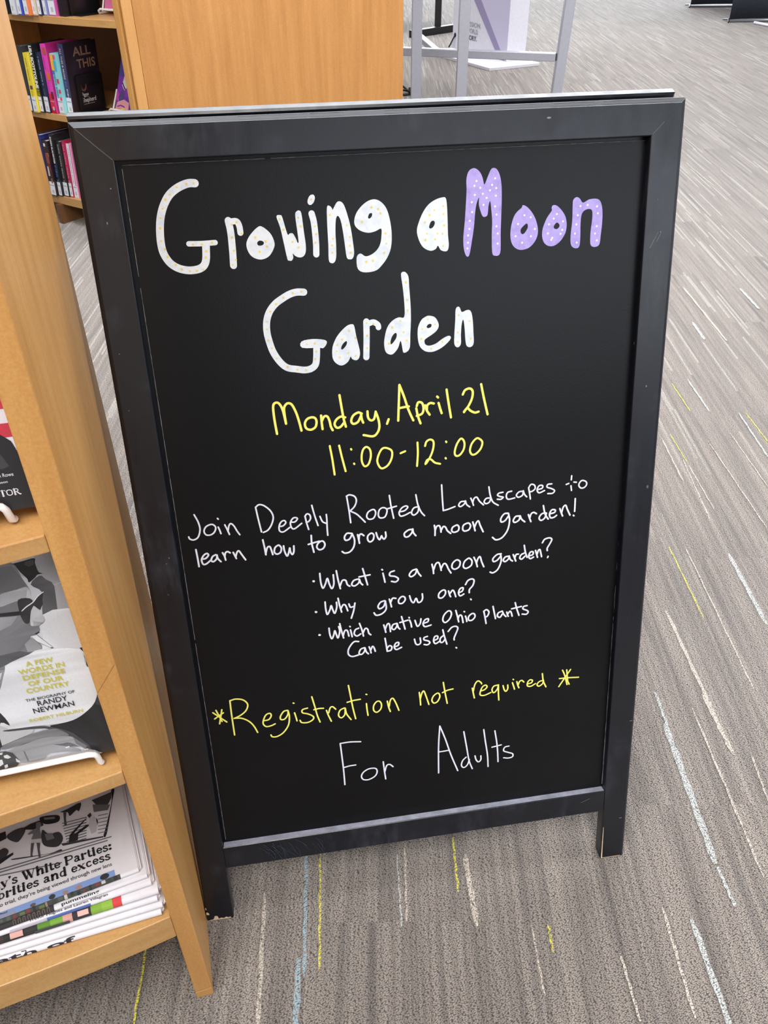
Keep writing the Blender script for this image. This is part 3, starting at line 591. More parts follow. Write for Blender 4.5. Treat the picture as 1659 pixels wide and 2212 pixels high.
BLOCK_LETTERS = [('white block letters with yellow dots reading Growing', 'w', [('s', [(1090, 9540), (1033, 9543), (963, 9525), (890, 9490), (822, 9436), (765, 9355), (724, 9263), (699, 9162), (686, 9044), (689, 8939), (712, 8863), (754, 8799), (817, 8753), (892, 8728), (961, 8722), (1033, 8733), (1081, 8764), (1108, 8823), (1123, 8944)], 76), ('s', [(957, 8979), (1080, 8974), (1218, 8976)], 52), ('s', [(1372, 9177), (1384, 9064), (1382, 8883), (1375, 8743)], 70), ('s', [(1399, 9168), (1454, 9165), (1476, 9119), (1480, 9056)], 60), ('p', [(1690, 9107), (1749, 9066), (1791, 9011), (1812, 8934), (1793, 8874), (1747, 8815), (1689, 8788), (1633, 8788), (1572, 8818), (1536, 8874), (1527, 8943), (1553, 9002), (1597, 9052), (1649, 9094)], [[(1668, 8970), (1698, 8959), (1704, 8940), (1687, 8923), (1651, 8921), (1637, 8937), (1643, 8959)]]), ('p', [(1855, 9191), (1896, 9201), (1914, 9177), (1950, 9017), (1974, 9021), (2006, 9019), (2033, 8967), (2046, 8928), (2057, 8935), (2054, 9027), (2045, 9193), (2064, 9229), (2088, 9235), (2109, 9204), (2119, 9038), (2128, 8900), (2119, 8824), (2090, 8787), (2049, 8782), (2010, 8800), (1988, 8824), (1990, 8785), (1971, 8755), (1942, 8757), (1928, 8774), (1908, 8913), (1884, 9081)], []), ('p', [(2218, 9376), (2247, 9375), (2257, 9345), (2241, 9304), (2211, 9282), (2188, 9289), (2180, 9316), (2195, 9355)], []), ('s', [(2212, 9199), (2229, 9108), (2235, 8925), (2229, 8802)], 64), ('p', [(2372, 9250), (2400, 9263), (2422, 9240), (2429, 9225), (2474, 9292), (2514, 9299), (2547, 9263), (2577, 9164), (2602, 9042), (2619, 8872), (2622, 8786), (2604, 8740), (2574, 8731), (2543, 8752), (2531, 8877), (2519, 9016), (2502, 9123), (2476, 9164), (2454, 9126), (2442, 9005), (2440, 8882), (2432, 8759), (2409, 8710), (2376, 8706), (2354, 8740), (2360, 8887), (2363, 9085)], []), ('p', [(2867, 9302), (2930, 9273), (2984, 9203), (3016, 9080), (3026, 8941), (3011, 8818), (2970, 8726), (2908, 8651), (2848, 8604), (2764, 8589), (2690, 8598), (2651, 8635), (2643, 8699), (2653, 8761), (2692, 8782), (2740, 8751), (2807, 8767), (2867, 8811), (2903, 8871), (2918, 8947), (2918, 9016), (2859, 8994), (2785, 8982), (2705, 9005), (2651, 9054), (2644, 9115), (2675, 9189), (2736, 9253), (2802, 9292)], [[(2808, 9170), (2831, 9169), (2826, 9139), (2801, 9119), (2787, 9130), (2795, 9156)]])], [(1081, 9539), (1008, 9537), (914, 9513), (836, 9448), (787, 9405), (747, 9323), (717, 9237), (699, 9143), (689, 9022), (715, 8941), (732, 8866), (802, 8786), (854, 8739), (934, 8716), (1003, 8715), (1067, 8722), (1107, 8839), (1120, 8899), (995, 8971), (1086, 8967), (1187, 8978), (1405, 9138), (1390, 9016), (1395, 8887), (1407, 8798), (1367, 8752), (1453, 9157), (1490, 9048), (1624, 9003), (1725, 8959), (1733, 8908), (1653, 8862), (1884, 9164), (1914, 9062), (1995, 8939), (2053, 8882), (2091, 9085), (2074, 9169), (2218, 9335), (2234, 9077), (2244, 9001), (2230, 8918), (2398, 9177), (2412, 8945), (2398, 8880), (2396, 8807), (2563, 9067), (2588, 8951), (2583, 8866), (2586, 8796), (2828, 9229), (2895, 9208), (2917, 9166), (2722, 9093), (2961, 8968), (2965, 8867), (2939, 8775), (2815, 8704), (2745, 8696)]), ('white block letter a filled with pale blue shading', 'w', [('p', [(3570, 9285), (3604, 9278), (3616, 9215), (3621, 9072), (3623, 8912), (3630, 8814), (3615, 8758), (3577, 8752), (3539, 8770), (3512, 8813), (3490, 8781), (3437, 8765), (3377, 8788), (3335, 8831), (3303, 8906), (3293, 8979), (3316, 9057), (3362, 9150), (3424, 9225), (3501, 9268)], [[(3454, 9061), (3479, 9059), (3484, 9032), (3464, 8998), (3435, 8987), (3423, 9003), (3436, 9043)]])], [(3482, 9167), (3577, 9201), (3579, 9122), (3429, 9122), (3380, 9054), (3399, 8941), (3511, 8934), (3582, 9011), (3563, 8931), (3569, 8809), (3380, 8877), (3484, 8879)]), ('lavender block letters with white dots reading Moon', 'l', [('p', [(3825, 9439), (3846, 9515), (3889, 9546), (3931, 9541), (3974, 9501), (3999, 9446), (4016, 9386), (4051, 9459), (4085, 9527), (4116, 9541), (4150, 9524), (4180, 9468), (4198, 9374), (4202, 9232), (4197, 9041), (4193, 8879), (4194, 8732), (4176, 8678), (4132, 8674), (4102, 8704), (4096, 8885), (4100, 9014), (4090, 9143), (4077, 9223), (4060, 9176), (4051, 9097), (4034, 9074), (3999, 9076), (3973, 9133), (3956, 9198), (3958, 9264), (3930, 9199), (3915, 9104), (3903, 8977), (3879, 8832), (3857, 8719), (3839, 8682), (3813, 8697), (3791, 8772), (3788, 8886), (3804, 9030), (3817, 9189), (3827, 9345)], []), ('p', [(4429, 9165), (4471, 9150), (4526, 9096), (4572, 9021), (4601, 8922), (4594, 8840), (4551, 8769), (4489, 8726), (4408, 8717), (4345, 8748), (4309, 8807), (4299, 8890), (4312, 8987), (4349, 9081), (4419, 9142)], [[(4475, 8981), (4490, 8952), (4480, 8920), (4450, 8881), (4423, 8878), (4410, 8908), (4422, 8940)]]), ('p', [(4763, 9148), (4808, 9138), (4863, 9086), (4905, 9019), (4919, 8937), (4905, 8856), (4857, 8784), (4795, 8741), (4732, 8736), (4677, 8770), (4650, 8837), (4654, 8919), (4696, 9022), (4747, 9092), (4746, 9125)], [[(4805, 8971), (4832, 8958), (4839, 8933), (4816, 8907), (4784, 8912), (4776, 8937)]]), ('p', [(4977, 9145), (4984, 9193), (5019, 9215), (5055, 9197), (5090, 9155), (5155, 9184), (5235, 9188), (5282, 9161), (5310, 9079), (5315, 8948), (5306, 8816), (5297, 8725), (5261, 8699), (5215, 8705), (5192, 8740), (5189, 8856), (5201, 8987), (5196, 9069), (5159, 9090), (5106, 9074), (5078, 9026), (5073, 8929), (5076, 8829), (5073, 8730), (5051, 8698), (5005, 8704), (4972, 8744), (4967, 8836), (4979, 8983)], [])], [(3932, 9424), (3910, 9379), (3972, 9357), (3913, 9291), (3999, 9298), (4039, 9256), (4075, 9327), (4097, 9379), (4130, 9440), (4141, 9346), (4138, 9272), (3881, 9222), (4006, 9190), (4130, 9168), (3883, 9125), (4146, 9086), (3858, 9040), (4146, 8971), (3854, 8960), (4161, 8898), (3839, 8896), (3837, 8823), (4160, 8796), (3831, 8765), (4450, 9065), (4518, 9040), (4381, 8980), (4567, 8921), (4356, 8859), (4524, 8849), (4429, 8789), (4806, 9057), (4773, 9013), (4876, 8980), (4721, 8959), (4871, 8894), (4712, 8867), (4854, 8855), (4762, 8819), (4751, 8800), (5143, 9130), (5064, 9123), (5248, 9110), (5261, 9041), (5038, 9033), (5026, 8941), (5256, 8910), (5015, 8848), (5241, 8837), (5039, 8755), (5265, 8764)]), ('white block letters with yellow dots reading Garden', 'w', [('s', [(2068, 8431), (1995, 8436), (1920, 8420), (1834, 8378), (1756, 8327), (1691, 8251), (1654, 8156), (1646, 8042), (1664, 7925), (1694, 7822), (1755, 7716), (1825, 7651), (1924, 7626), (2016, 7610), (2085, 7622), (2131, 7661), (2148, 7736), (2159, 7854)], 73), ('p', [(2000, 7919), (2119, 7937), (2252, 7917), (2269, 7879), (2229, 7832), (2179, 7840), (2003, 7852)], []), ('p', [(2557, 8063), (2578, 8040), (2592, 7939), (2612, 7836), (2624, 7750), (2608, 7692), (2576, 7672), (2534, 7689), (2519, 7716), (2490, 7667), (2436, 7631), (2385, 7635), (2337, 7679), (2320, 7740), (2331, 7841), (2380, 7938), (2444, 8008), (2506, 8054)], [[(2479, 7888), (2489, 7871), (2475, 7838), (2444, 7807), (2425, 7800), (2423, 7825), (2443, 7861)]]), ('s', [(2711, 8080), (2705, 7914), (2690, 7697)], 68), ('s', [(2726, 8054), (2787, 8068), (2833, 8038), (2840, 8008)], 60), ('p', [(3118, 8566), (3153, 8567), (3186, 8520), (3191, 8411), (3199, 8241), (3198, 8069), (3185, 7896), (3177, 7773), (3148, 7726), (3106, 7713), (3095, 7744), (3085, 7815), (3072, 7843), (3042, 7766), (2985, 7708), (2940, 7710), (2906, 7741), (2893, 7812), (2903, 7899), (2936, 8002), (2992, 8067), (3064, 8100), (3126, 8100), (3132, 8246), (3121, 8415), (3108, 8533)], [[(3018, 7935), (3036, 7925), (3029, 7881), (2991, 7831), (2967, 7816), (2965, 7851), (2985, 7902)]]), ('p', [(3394, 8094), (3456, 8077), (3491, 8031), (3504, 7978), (3479, 7927), (3424, 7887), (3369, 7856), (3341, 7831), (3349, 7787), (3394, 7769), (3467, 7787), (3541, 7834), (3605, 7861), (3636, 7848), (3622, 7810), (3557, 7753), (3484, 7714), (3410, 7698), (3338, 7716), (3285, 7774), (3267, 7872), (3274, 7977), (3312, 8053), (3358, 8084)], [[(3391, 8003), (3422, 8001), (3417, 7970), (3381, 7961), (3369, 7979)]]), ('p', [(3694, 8138), (3718, 8168), (3741, 8156), (3762, 8108), (3808, 8122), (3844, 8124), (3871, 8091), (3885, 8003), (3891, 7879), (3895, 7772), (3878, 7729), (3841, 7719), (3810, 7743), (3799, 7815), (3793, 7922), (3783, 8010), (3771, 8020), (3757, 7959), (3750, 7854), (3749, 7765), (3722, 7728), (3689, 7738), (3673, 7780), (3678, 7895), (3689, 8034)], [])], [(2044, 8436), (1953, 8429), (1852, 8390), (1769, 8329), (1703, 8258), (1660, 8156), (1649, 8075), (1651, 7959), (1682, 7873), (1721, 7761), (1829, 7659), (1932, 7622), (2025, 7609), (2150, 7804), (2135, 7720), (2056, 7887), (2140, 7889), (2519, 7994), (2582, 7914), (2437, 7908), (2383, 7854), (2370, 7787), (2399, 7717), (2496, 7760), (2570, 7720), (2713, 8064), (2711, 7930), (2704, 7795), (2786, 8050), (3158, 8463), (3163, 8278), (3164, 8167), (3080, 8060), (2989, 7998), (3111, 7937), (3144, 7846), (2946, 7826), (3384, 8056), (3318, 7956), (3463, 7998), (3306, 7852), (3411, 7737), (3540, 7799), (3726, 8075), (3714, 7892), (3713, 7786), (3852, 8005), (3860, 7810)])]
PORTRAIT_ART = [(196,[(-448,2353),(-183,2296),(1,2353),(31,1702),(-263,1724),(-207,1958),(-284,2115),(-470,2269)]),(168,[(-185,2333),(17,2349),(7,2050),(-101,2012),(-164,2088),(-192,2163)]),(90,[(-276,2052),(-190,2125),(-155,2079),(-107,1998),(-150,1721),(-261,1732),(-208,1951)]),(150,[(-105,2005),(2,2028),(-34,1718),(-141,1736)]),(32,[(9,2034),(23,1937),(24,1708),(-6,1711),(-16,1803)]),(228,[(-267,1730),(23,1704),(27,1306),(48,1109),(19,968),(-757,1184),(-714,1346),(-363,1356)]),(104,[(-470,2269),(-351,2273),(-322,2124),(-302,2043),(-296,1995),(-313,1905),(-311,1841),(-289,1811),(-261,1732),(-254,1681),(-275,1646),(-314,1622),(-321,1574),(-366,1544),(-403,1537),(-404,1486),(-355,1440),(-346,1395),(-369,1354),(-426,1345),(-540,1325),(-632,1293),(-740,1249)]),(88,[(-472,2262),(-371,2262),(-322,2124),(-313,2045),(-390,2032),(-536,2019)]),(172,[(-542,1997),(-392,2025),(-314,2038),(-293,1986),(-320,1922),(-420,1914),(-571,1887)]),(206,[(-309,2013),(-293,1986),(-314,1889),(-342,1880),(-342,1927)]),(150,[(-599,1782),(-446,1765),(-520,1682),(-637,1638)]),(196,[(-324,1836),(-296,1831),(-257,1723),(-256,1682),(-280,1651),(-315,1655),(-376,1646)]),(150,[(-348,1688),(-279,1655),(-309,1629),(-356,1633)]),(160,[(-470,1461),(-401,1519),(-349,1413),(-353,1384),(-386,1362),(-467,1375)]),(78,[(-704,1386),(-522,1398),(-426,1345),(-540,1325),(-632,1293),(-740,1249)]),(25,[(-402,2273),(-281,2287),(-188,2297),(-193,2253),(-189,2162),(-163,2141),(-204,2137),(-227,2114),(-282,2077),(-286,2116),(-321,2192),(-349,2272)]),(60,[(-254,2281),(-197,2284),(-202,2240),(-245,2227),(-277,2257)]),(42,[(-588,1824),(-418,1810),(-408,1768),(-485,1775),(-597,1790)]),(52,[(-403,1926),(-315,1921),(-298,1858),(-338,1791),(-377,1679),(-410,1679),(-424,1739),(-423,1812)]),(46,[(-293,1888),(-205,1958),(-235,1839),(-268,1786),(-296,1831),(-318,1858)]),(240,[(-404,1814),(-361,1849),(-315,1873),(-293,1892),(-246,1940),(-202,1965),(-202,1957),(-245,1930),(-290,1882),(-314,1864),(-361,1837),(-401,1806)]),(40,[(-369,1553),(-327,1569),(-326,1559),(-354,1543)]),(120,[(-402,1543),(-354,1541),(-260,1372),(-270,1358),(-373,1466)]),(232,[(-399,1537),(-355,1536),(-263,1371),(-271,1363),(-371,1473)]),(40,[(-281,1380),(-260,1372),(-269,1357),(-279,1369)]),(40,[(-59,1315),(24,1326),(19,968),(13,1061),(-36,1217)]),(170,[(-38,1280),(4,1286),(-3,1182),(-43,1184)]),(228,[(-667,1276),(-554,1319),(-462,1347),(-357,1379),(-56,1300),(-53,1140),(4,989),(-4,853),(-70,663),(-185,552),(-295,497),(-428,489),(-615,517),(-832,545),(-894,622),(-836,888),(-758,1066),(-682,1241)]),(40,[(-45,1262),(-41,1164),(-44,1091),(29,1071),(30,1278),(12,1282),(3,1192),(-41,1182)]),(236,[(-72,1092),(30,1066),(29,1032),(-58,1056)]),(38,[(28,1010),(32,982),(39,-6),(-99,-6),(-219,78),(-339,301),(-497,471),(-429,484),(-295,497),(-185,552),(-70,663),(-1,852)]),(60,[(28,1010),(28,692),(0,585),(-69,634),(-1,852)]),(140,[(-743,1240),(-684,1232),(-756,1075),(-822,939)]),(210,[(-748,1197),(-715,1206),(-746,1135),(-775,1107)]),(45,[(-877,732),(-840,730),(-812,586),(-876,641),(-936,460),(-888,425),(-940,352),(-990,308)]),(196,[(-893,613),(-832,545),(-618,508),(-659,442),(-937,361),(-928,487)]),(72,[(-871,543),(-617,513),(-497,473),(-330,339),(-219,78),(-411,274),(-504,443),(-654,490),(-839,518)]),(128,[(-940,352),(-635,435),(-484,442),(-427,409),(-372,332),(-403,311),(-558,350),(-792,325),(-926,307)]),(158,[(-901,279),(-692,338),(-559,349),(-401,319),(-337,280),(-296,175),(-312,149),(-382,228),(-453,234),(-511,242),(-400,178),(-317,97),(-573,146),(-654,85),(-847,107),(-883,222)]),(110,[(-787,242),(-775,238),(-769,102),(-784,107)]),(100,[(-523,246),(-383,224),(-312,149),(-430,193)]),(120,[(-342,287),(-250,140),(-274,106),(-335,198)]),(225,[(-436,179),(-397,187),(-398,172),(-429,167)]),(225,[(-288,105),(-248,103),(-247,89),(-283,93)]),(190,[(-662,51),(-586,93),(-200,71),(-129,-15),(-463,42)]),(70,[(-995,289),(-930,289),(-876,250),(-842,126),(-892,60),(-1062,33)]),(220,[(-957,236),(-924,241),(-902,198),(-931,187),(-958,206)]),(215,[(-1019,196),(-981,193),(-984,132),(-1030,106),(-1039,120)]),(215,[(-983,111),(-954,122),(-958,82),(-987,71)]),(220,[(-869,176),(-842,126),(-853,109),(-875,127)]),(210,[(-984,281),(-952,280),(-965,254),(-990,257)])]
PORTRAIT_TEXT = [('A FEW', -0.0514, -0.0291, 0.1227, 0.0062, 'y'), ('WORDS IN', -0.0591, -0.0217, 0.1151, 0.0063, 'y'), ('DEFENSE', -0.0574, -0.0227, 0.1078, 0.0062, 'y'), ('OF OUR', -0.0548, -0.026, 0.1002, 0.0063, 'y'), ('COUNTRY', -0.0583, -0.0226, 0.0924, 0.0065, 'y'), ('THE BIOGRAPHY OF', -0.0615, -0.0205, 0.083, 0.0037, 'k'), ('RANDY', -0.0532, -0.028, 0.0756, 0.0072, 'k'), ('NEWMAN', -0.0585, -0.024, 0.0677, 0.0071, 'k'), ('ROBERT HILBURN', -0.0643, -0.0187, 0.0583, 0.0044, 'y')]
JACKET_SHAPE = [(-220,622),(-142,617),(-120,611),(-92,582),(-67,554),(-53,498),(-33,367),(-10,241),(8,14),(1,9),(-395,-22)]
JACKET_FOLD = [(-253,502),(-181,471),(-159,462),(-128,363),(-173,346),(-294,352)]
FLAG_TEXT = [('an Rowe', -0.0231, -0.0117, 0.0283, 0.0031), ('guson', -0.0244, -0.017, 0.0233, 0.0021), ('ITOR', -0.0272, -0.0107, 0.0128, 0.0049)]
PAPER_ART = [(40,[(-1541,1089),(-1422,1097),(-1338,1098),(-1332,997),(-1428,980),(-1545,1002)]),(70,[(-1324,1039),(-1232,1074),(-1136,1062),(-1129,998),(-1208,898),(-1277,936),(-1321,992)]),(45,[(-1167,1053),(-1061,1083),(-939,1084),(-922,999),(-1033,987),(-1138,1033)]),(120,[(-1000,1064),(-959,1062),(-946,1010),(-967,973),(-962,895),(-964,814),(-1069,852),(-1044,931),(-1085,942),(-1102,957),(-1045,985),(-1009,984)]),(210,[(-1067,866),(-956,833),(-958,774),(-1084,814)]),(90,[(-1077,819),(-1042,811),(-1075,665),(-1069,640),(-1098,639),(-1089,744)]),(90,[(-1019,801),(-979,783),(-992,701),(-990,599),(-1013,602),(-1016,697)]),(35,[(-954,1121),(-850,1107),(-744,1061),(-745,991),(-802,977),(-897,1004),(-942,1054)]),(130,[(-913,1103),(-793,1066),(-790,1034),(-904,1068)]),(60,[(-940,946),(-875,857),(-768,840),(-731,734),(-787,655),(-881,681),(-947,740),(-962,835)]),(120,[(-922,878),(-839,856),(-823,774),(-907,781)]),(50,[(-727,1100),(-639,1109),(-484,1137),(-517,1024),(-545,1052),(-626,1001),(-644,1064)]),(80,[(-691,1085),(-656,1069),(-672,982),(-670,889),(-699,902),(-695,993)]),(70,[(-359,1115),(-125,1135),(-138,1050),(-188,976),(-320,1033)]),(110,[(-356,1049),(-164,965),(-199,901),(-358,939)]),(30,[(-121,1158),(-82,1157),(-133,1000),(-259,588),(-298,575),(-268,652),(-196,837),(-137,1017)]),(95,[(-720,941),(-444,911),(-445,899),(-721,930)]),(95,[(-717,903),(-449,875),(-450,863),(-718,891)]),(95,[(-713,865),(-453,840),(-455,828),(-715,854)]),(95,[(-710,827),(-458,805),(-459,794),(-712,816)]),(95,[(-707,790),(-463,770),(-464,759),(-709,778)]),(95,[(-704,752),(-467,736),(-469,724),(-705,741)]),(95,[(-701,715),(-472,702),(-473,690),(-702,704)]),(95,[(-698,678),(-476,667),(-478,656),(-699,667)]),(95,[(-695,641),(-481,633),(-482,622),(-696,630)]),(110,[(-317,874),(-206,856),(-208,846),(-319,863)]),(110,[(-324,827),(-213,809),(-215,799),(-325,817)]),(110,[(-331,780),(-220,763),(-222,753),(-332,770)]),(110,[(-337,734),(-227,717),(-229,706),(-339,724)]),(110,[(-344,688),(-234,671),(-236,661),(-345,678)]),(110,[(-350,642),(-241,625),(-243,615),(-352,633)]),(45,[(-436,926),(-395,947),(-386,904),(-417,878)]),(200,[(-418,871),(-367,880),(-339,806),(-366,664),(-422,659),(-436,756)]),(40,[(-339,852),(-328,801),(-342,745),(-345,808)]),(30,[(-656,746),(-466,884),(-460,874),(-621,731),(-465,799),(-443,774),(-612,705)]),(40,[(-658,732),(-561,720),(-578,637),(-679,652)]),(55,[(-1292,703),(-1097,653),(-889,598),(-769,603),(-776,563),(-936,604),(-1098,639),(-1271,681)]),(60,[(-1434,865),(-1363,878),(-1320,815),(-1372,737),(-1420,715),(-1510,755),(-1504,867)]),(35,[(-1441,739),(-1275,781),(-1272,751),(-1421,688),(-1513,700)]),(60,[(-761,673),(-298,575),(-301,558),(-742,635)]),(110,[(-1516,638),(-212,537),(-214,523),(-1516,621)]),(110,[(-1517,601),(-260,505),(-262,491),(-1518,585)]),(110,[(-1519,570),(-776,436),(-777,423),(-1520,554)])]
PAPER_TEXT = [('ly’s White Parties:', -0.1476, 0.039, -0.0229, 0.0369, 0.01), ('brities and excess', -0.1473, 0.0256, -0.0262, 0.0254, 0.0097), ('to trial, they’re being viewed through new lens', -0.1475, 0.0169, -0.0264, 0.0163, 0.0048), ('ra Reed', -0.1488, 0.0081, -0.1381, 0.0067, 0.0023)]
YARN = [('y', -0.099, 0.677, -0.09, 0.499, 0.004), ('b', -0.12, 0.678, -0.11, 0.493, 0.0065), ('b', -0.119, 0.518, -0.113, 0.30, 0.01), ('y', 0.101, 0.692, 0.103, 0.607, 0.004), ('y', 0.224, 0.559, 0.225, 0.522, 0.004), ('p', 0.016, 0.665, 0.021, 0.555, 0.003), ('c', 0.201, 0.559, 0.205, 0.467, 0.0035), ('c', 0.028, 0.684, 0.028, 0.565, 0.004), ('c', 0.117, 0.664, 0.125, 0.558, 0.011), ('c', -0.175, 0.608, -0.156, 0.30, 0.008), ('y', 0.619, 1.374, 0.626, 1.156, 0.0035), ('p', 0.74, 1.349, 0.743, 1.136, 0.01), ('p', 0.481, 0.971, 0.484, 0.909, 0.005), ('c', 0.654, 1.369, 0.66, 0.976, 0.004), ('c', 0.558, 1.177, 0.572, 0.908, 0.009), ('c', 0.748, 1.711, 0.738, 1.463, 0.004), ('y', 0.749, 1.831, 0.755, 1.698, 0.003), ('c', 0.755, 1.686, 0.76, 1.505, 0.004), ('c', 0.837, 1.802, 0.855, 1.436, 0.004), ('c', 0.907, 1.836, 0.916, 1.593, 0.004), ('y', 0.984, 1.937, 0.99, 1.793, 0.004), ('p', 0.965, 1.937, 0.964, 1.721, 0.006), ('c', 0.722, 1.81, 0.721, 1.619, 0.005), ('p', 0.482, 0.966, 0.483, 0.882, 0.006), ('p', 0.48, 0.9, 0.485, 0.646, 0.013), ('p', 0.486, 0.642, 0.492, 0.582, 0.006), ('p', 0.425, 0.566, 0.440, 0.32, 0.01), ('c', 0.537, 0.935, 0.548, 0.625, 0.005), ('c', 0.565, 0.965, 0.576, 0.836, 0.01), ('c', 0.605, 0.833, 0.601, 0.749, 0.004), ('c', 0.389, 0.583, 0.392, 0.439, 0.006), ('c', 0.315, 0.52, 0.321, 0.436, 0.005), ('p', 1.013, 2.515, 1.013, 2.385, 0.012), ('p', 1.265, 2.791, 1.268, 2.615, 0.012), ('y', 0.83, 2.102, 0.836, 1.945, 0.004), ('p', 0.882, 2.127, 0.888, 1.945, 0.007), ('c', 1.068, 2.807, 1.079, 2.373, 0.01), ('c', 1.559, 4.29, 1.566, 4.017, 0.008), ('y', -0.328, 0.536, -0.314, 0.30, 0.004)]


def structure(o):
    o['kind'] = 'structure'
    return o


# ------------------------------------------------------------------ floor
M_ = Mesh()
M_.add([(-16, -6, 0), (18, -6, 0), (18, 26, 0), (-16, 26, 0)], [(0, 1, 2, 3)], 0)
zl = 0.0004
for k, x0, y0, x1, y1, w in YARN:
    mi = 'ybpc'.index(k) + 1
    n = 12
    zl += 0.00004
    w *= 0.8 if k == 'c' else 0.9
    Lp, Rp = [], []
    for i in range(n + 1):
        t = i / n
        x, y = x0 + (x1 - x0) * t, y0 + (y1 - y0) * t
        ww = w * 0.5 * (1.0 if 0 < i < n else 0.55) * (0.9 + 0.2 * math.sin(i * 2.3 + x0 * 40))
        wob = 0.0006 * math.sin(i * 1.9 + y0 * 30)
        Lp.append((x - ww + wob, y, zl))
        Rp.append((x + ww + wob, y, zl))
    M_.add(Lp + Rp, [(i, i + 1, n + 2 + i, n + 1 + i) for i in range(n)], mi)
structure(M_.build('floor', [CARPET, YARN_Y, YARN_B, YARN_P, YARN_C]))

# ------------------------------------------------------------------ the near display shelf
NS_LOC = (-0.2243 - 0.0022, 0.4732 - 0.0006, 0.0)
NS_ROT = math.radians(14.733)
SHELF_W = 0.965


def bow(x):
    u = -x
    return -(0.193 * u - 0.1 * u * u * 2.0 / 1.0) if False else -(0.195 * u - 0.2 * u * u)


def near_world(x, y, z):
    c, s = math.cos(NS_ROT), math.sin(NS_ROT)
    return (NS_LOC[0] + x * c - y * s, NS_LOC[1] + x * s + y * c, z)


def near_rot(extra=0.0):
    return NS_ROT + extra


def bowed_shelf(z0, z1, x0, x1, depth, parent, mat, fn, n=28):
    M = Mesh()
    xs = [x0 + (x1 - x0) * i / n for i in range(n + 1)]
    front = [(x, fn(x)) for x in xs]
    ring = front + [(x1, depth), (x0, depth)]
    M.loft([[(x, y, z0) for x, y in ring], [(x, y, z1) for x, y in ring]])
    return M.build('shelf', mat, parent, bevel=0.0012, seg=2)


ns = thing('display_bookshelf', 'near honey-wood display bookshelf with bowed shelves at the left edge, touching the chalkboard', 'bookshelf', NS_LOC, NS_ROT)
T_ = 0.0216
for xa, xb in ((-T_, 0.0), (-SHELF_W - T_, -SHELF_W)):
    M = Mesh()
    M.box(xa, xb, 0, 0.352, 0, 1.40)
    M.build('side_panel', WOOD_V, ns, bevel=0.0016, seg=2)
nbow = lambda x: bow(x + T_)
for zt, th in ((0.2144, 0.046), (0.490, 0.019), (0.776, 0.0165), (1.062, 0.0165), (1.36, 0.0165)):
    bowed_shelf(zt - th, zt, -SHELF_W, -T_, 0.345, ns, WOOD_X, nbow)
M = Mesh()
M.box(-SHELF_W, -T_, 0.345, 0.351, 0.168, 1.38)
M.build('back_panel', DARKWOOD, ns)
# pale scuff across the foot of the panel edge
M = Mesh()
F_ = lambda x, z: (x, -0.0004, z)
ribbon(M, [(-0.0212, 0.0175), (-0.012, 0.0185), (-0.0006, 0.0205)], 0.0016, F_, caps=False)
M.build('scuff_mark', plain('pale_scuff', (226, 190, 130), 0.6), ns, 'pale scuff line across the foot of the panel edge')
M = Mesh()
ribbon(M, [(-0.0207, 0.602), (-0.0007, 0.632)], 0.00035, F_, caps=False)
M.build('scratch', plain('dark_scratch', (150, 96, 40), 0.6), ns, 'thin dark diagonal scratch on the panel edge')

# ------------------------------------------------------------------ books on the near shelf
LEAN = math.radians(4)


def cover_frame(x, t, d=0.0):
    """point on a leaning cover: x to the right, t up the cover, d off the cover towards the viewer"""
    return (x, t * math.sin(LEAN) - d * math.cos(LEAN), t * math.cos(LEAN) + d * math.sin(LEAN))


def leaning_book(name, label, loc, w, h, th, cover_mat):
    t = thing(name, label, 'book', near_world(*loc), near_rot())
    M = Mesh()
    P = cover_frame
    for d0, d1 in ((0, -0.0025), (-th + 0.0025, -th)):
        M.add([P(-w, 0, d0), P(0, 0, d0), P(0, h, d0), P(-w, h, d0), P(-w, 0, d1), P(0, 0, d1), P(0, h, d1), P(-w, h, d1)],
              [(0, 1, 2, 3), (4, 7, 6, 5), (0, 4, 5, 1), (1, 5, 6, 2), (2, 6, 7, 3), (3, 7, 4, 0)])
    M.add([P(-w - 0.002, 0, 0), P(-w, 0, 0), P(-w, h, 0), P(-w - 0.002, h, 0), P(-w - 0.002, 0, -th), P(-w, 0, -th), P(-w, h, -th), P(-w - 0.002, h, -th)],
          [(0, 1, 2, 3), (4, 7, 6, 5), (0, 4, 5, 1), (1, 5, 6, 2), (2, 6, 7, 3), (3, 7, 4, 0)])
    M.build('cover', cover_mat, t)
    M = Mesh()
    M.add([P(-w, 0.003, -0.0026), P(-0.004, 0.003, -0.0026), P(-0.004, h - 0.003, -0.0026), P(-w, h - 0.003, -0.0026),
           P(-w, 0.003, -th + 0.0026), P(-0.004, 0.003, -th + 0.0026), P(-0.004, h - 0.003, -th + 0.0026), P(-w, h - 0.003, -th + 0.0026)],
          [(0, 1, 2, 3), (4, 7, 6, 5), (0, 4, 5, 1), (1, 5, 6, 2), (2, 6, 7, 3), (3, 7, 4, 0)])
    M.build('page_block', PAPER, t)
    return t


def clip(poly, x0, x1, y0, y1):
    for ax, lim, sgn in ((0, x0, 1), (0, x1, -1), (1, y0, 1), (1, y1, -1)):
        out = []
        for i in range(len(poly)):
            a, b = poly[i - 1], poly[i]
            ia, ib = (a[ax] - lim) * sgn >= 0, (b[ax] - lim) * sgn >= 0
            if ia != ib:
                k = (lim - a[ax]) / (b[ax] - a[ax])
                out.append((a[0] + (b[0] - a[0]) * k, a[1] + (b[1] - a[1]) * k))
            if ib:
                out.append(b)
        poly = out
        if len(poly) < 3:
            return []
    return poly


FACE_TONE = {104: 126, 88: 112, 78: 92, 172: 184, 150: 166}


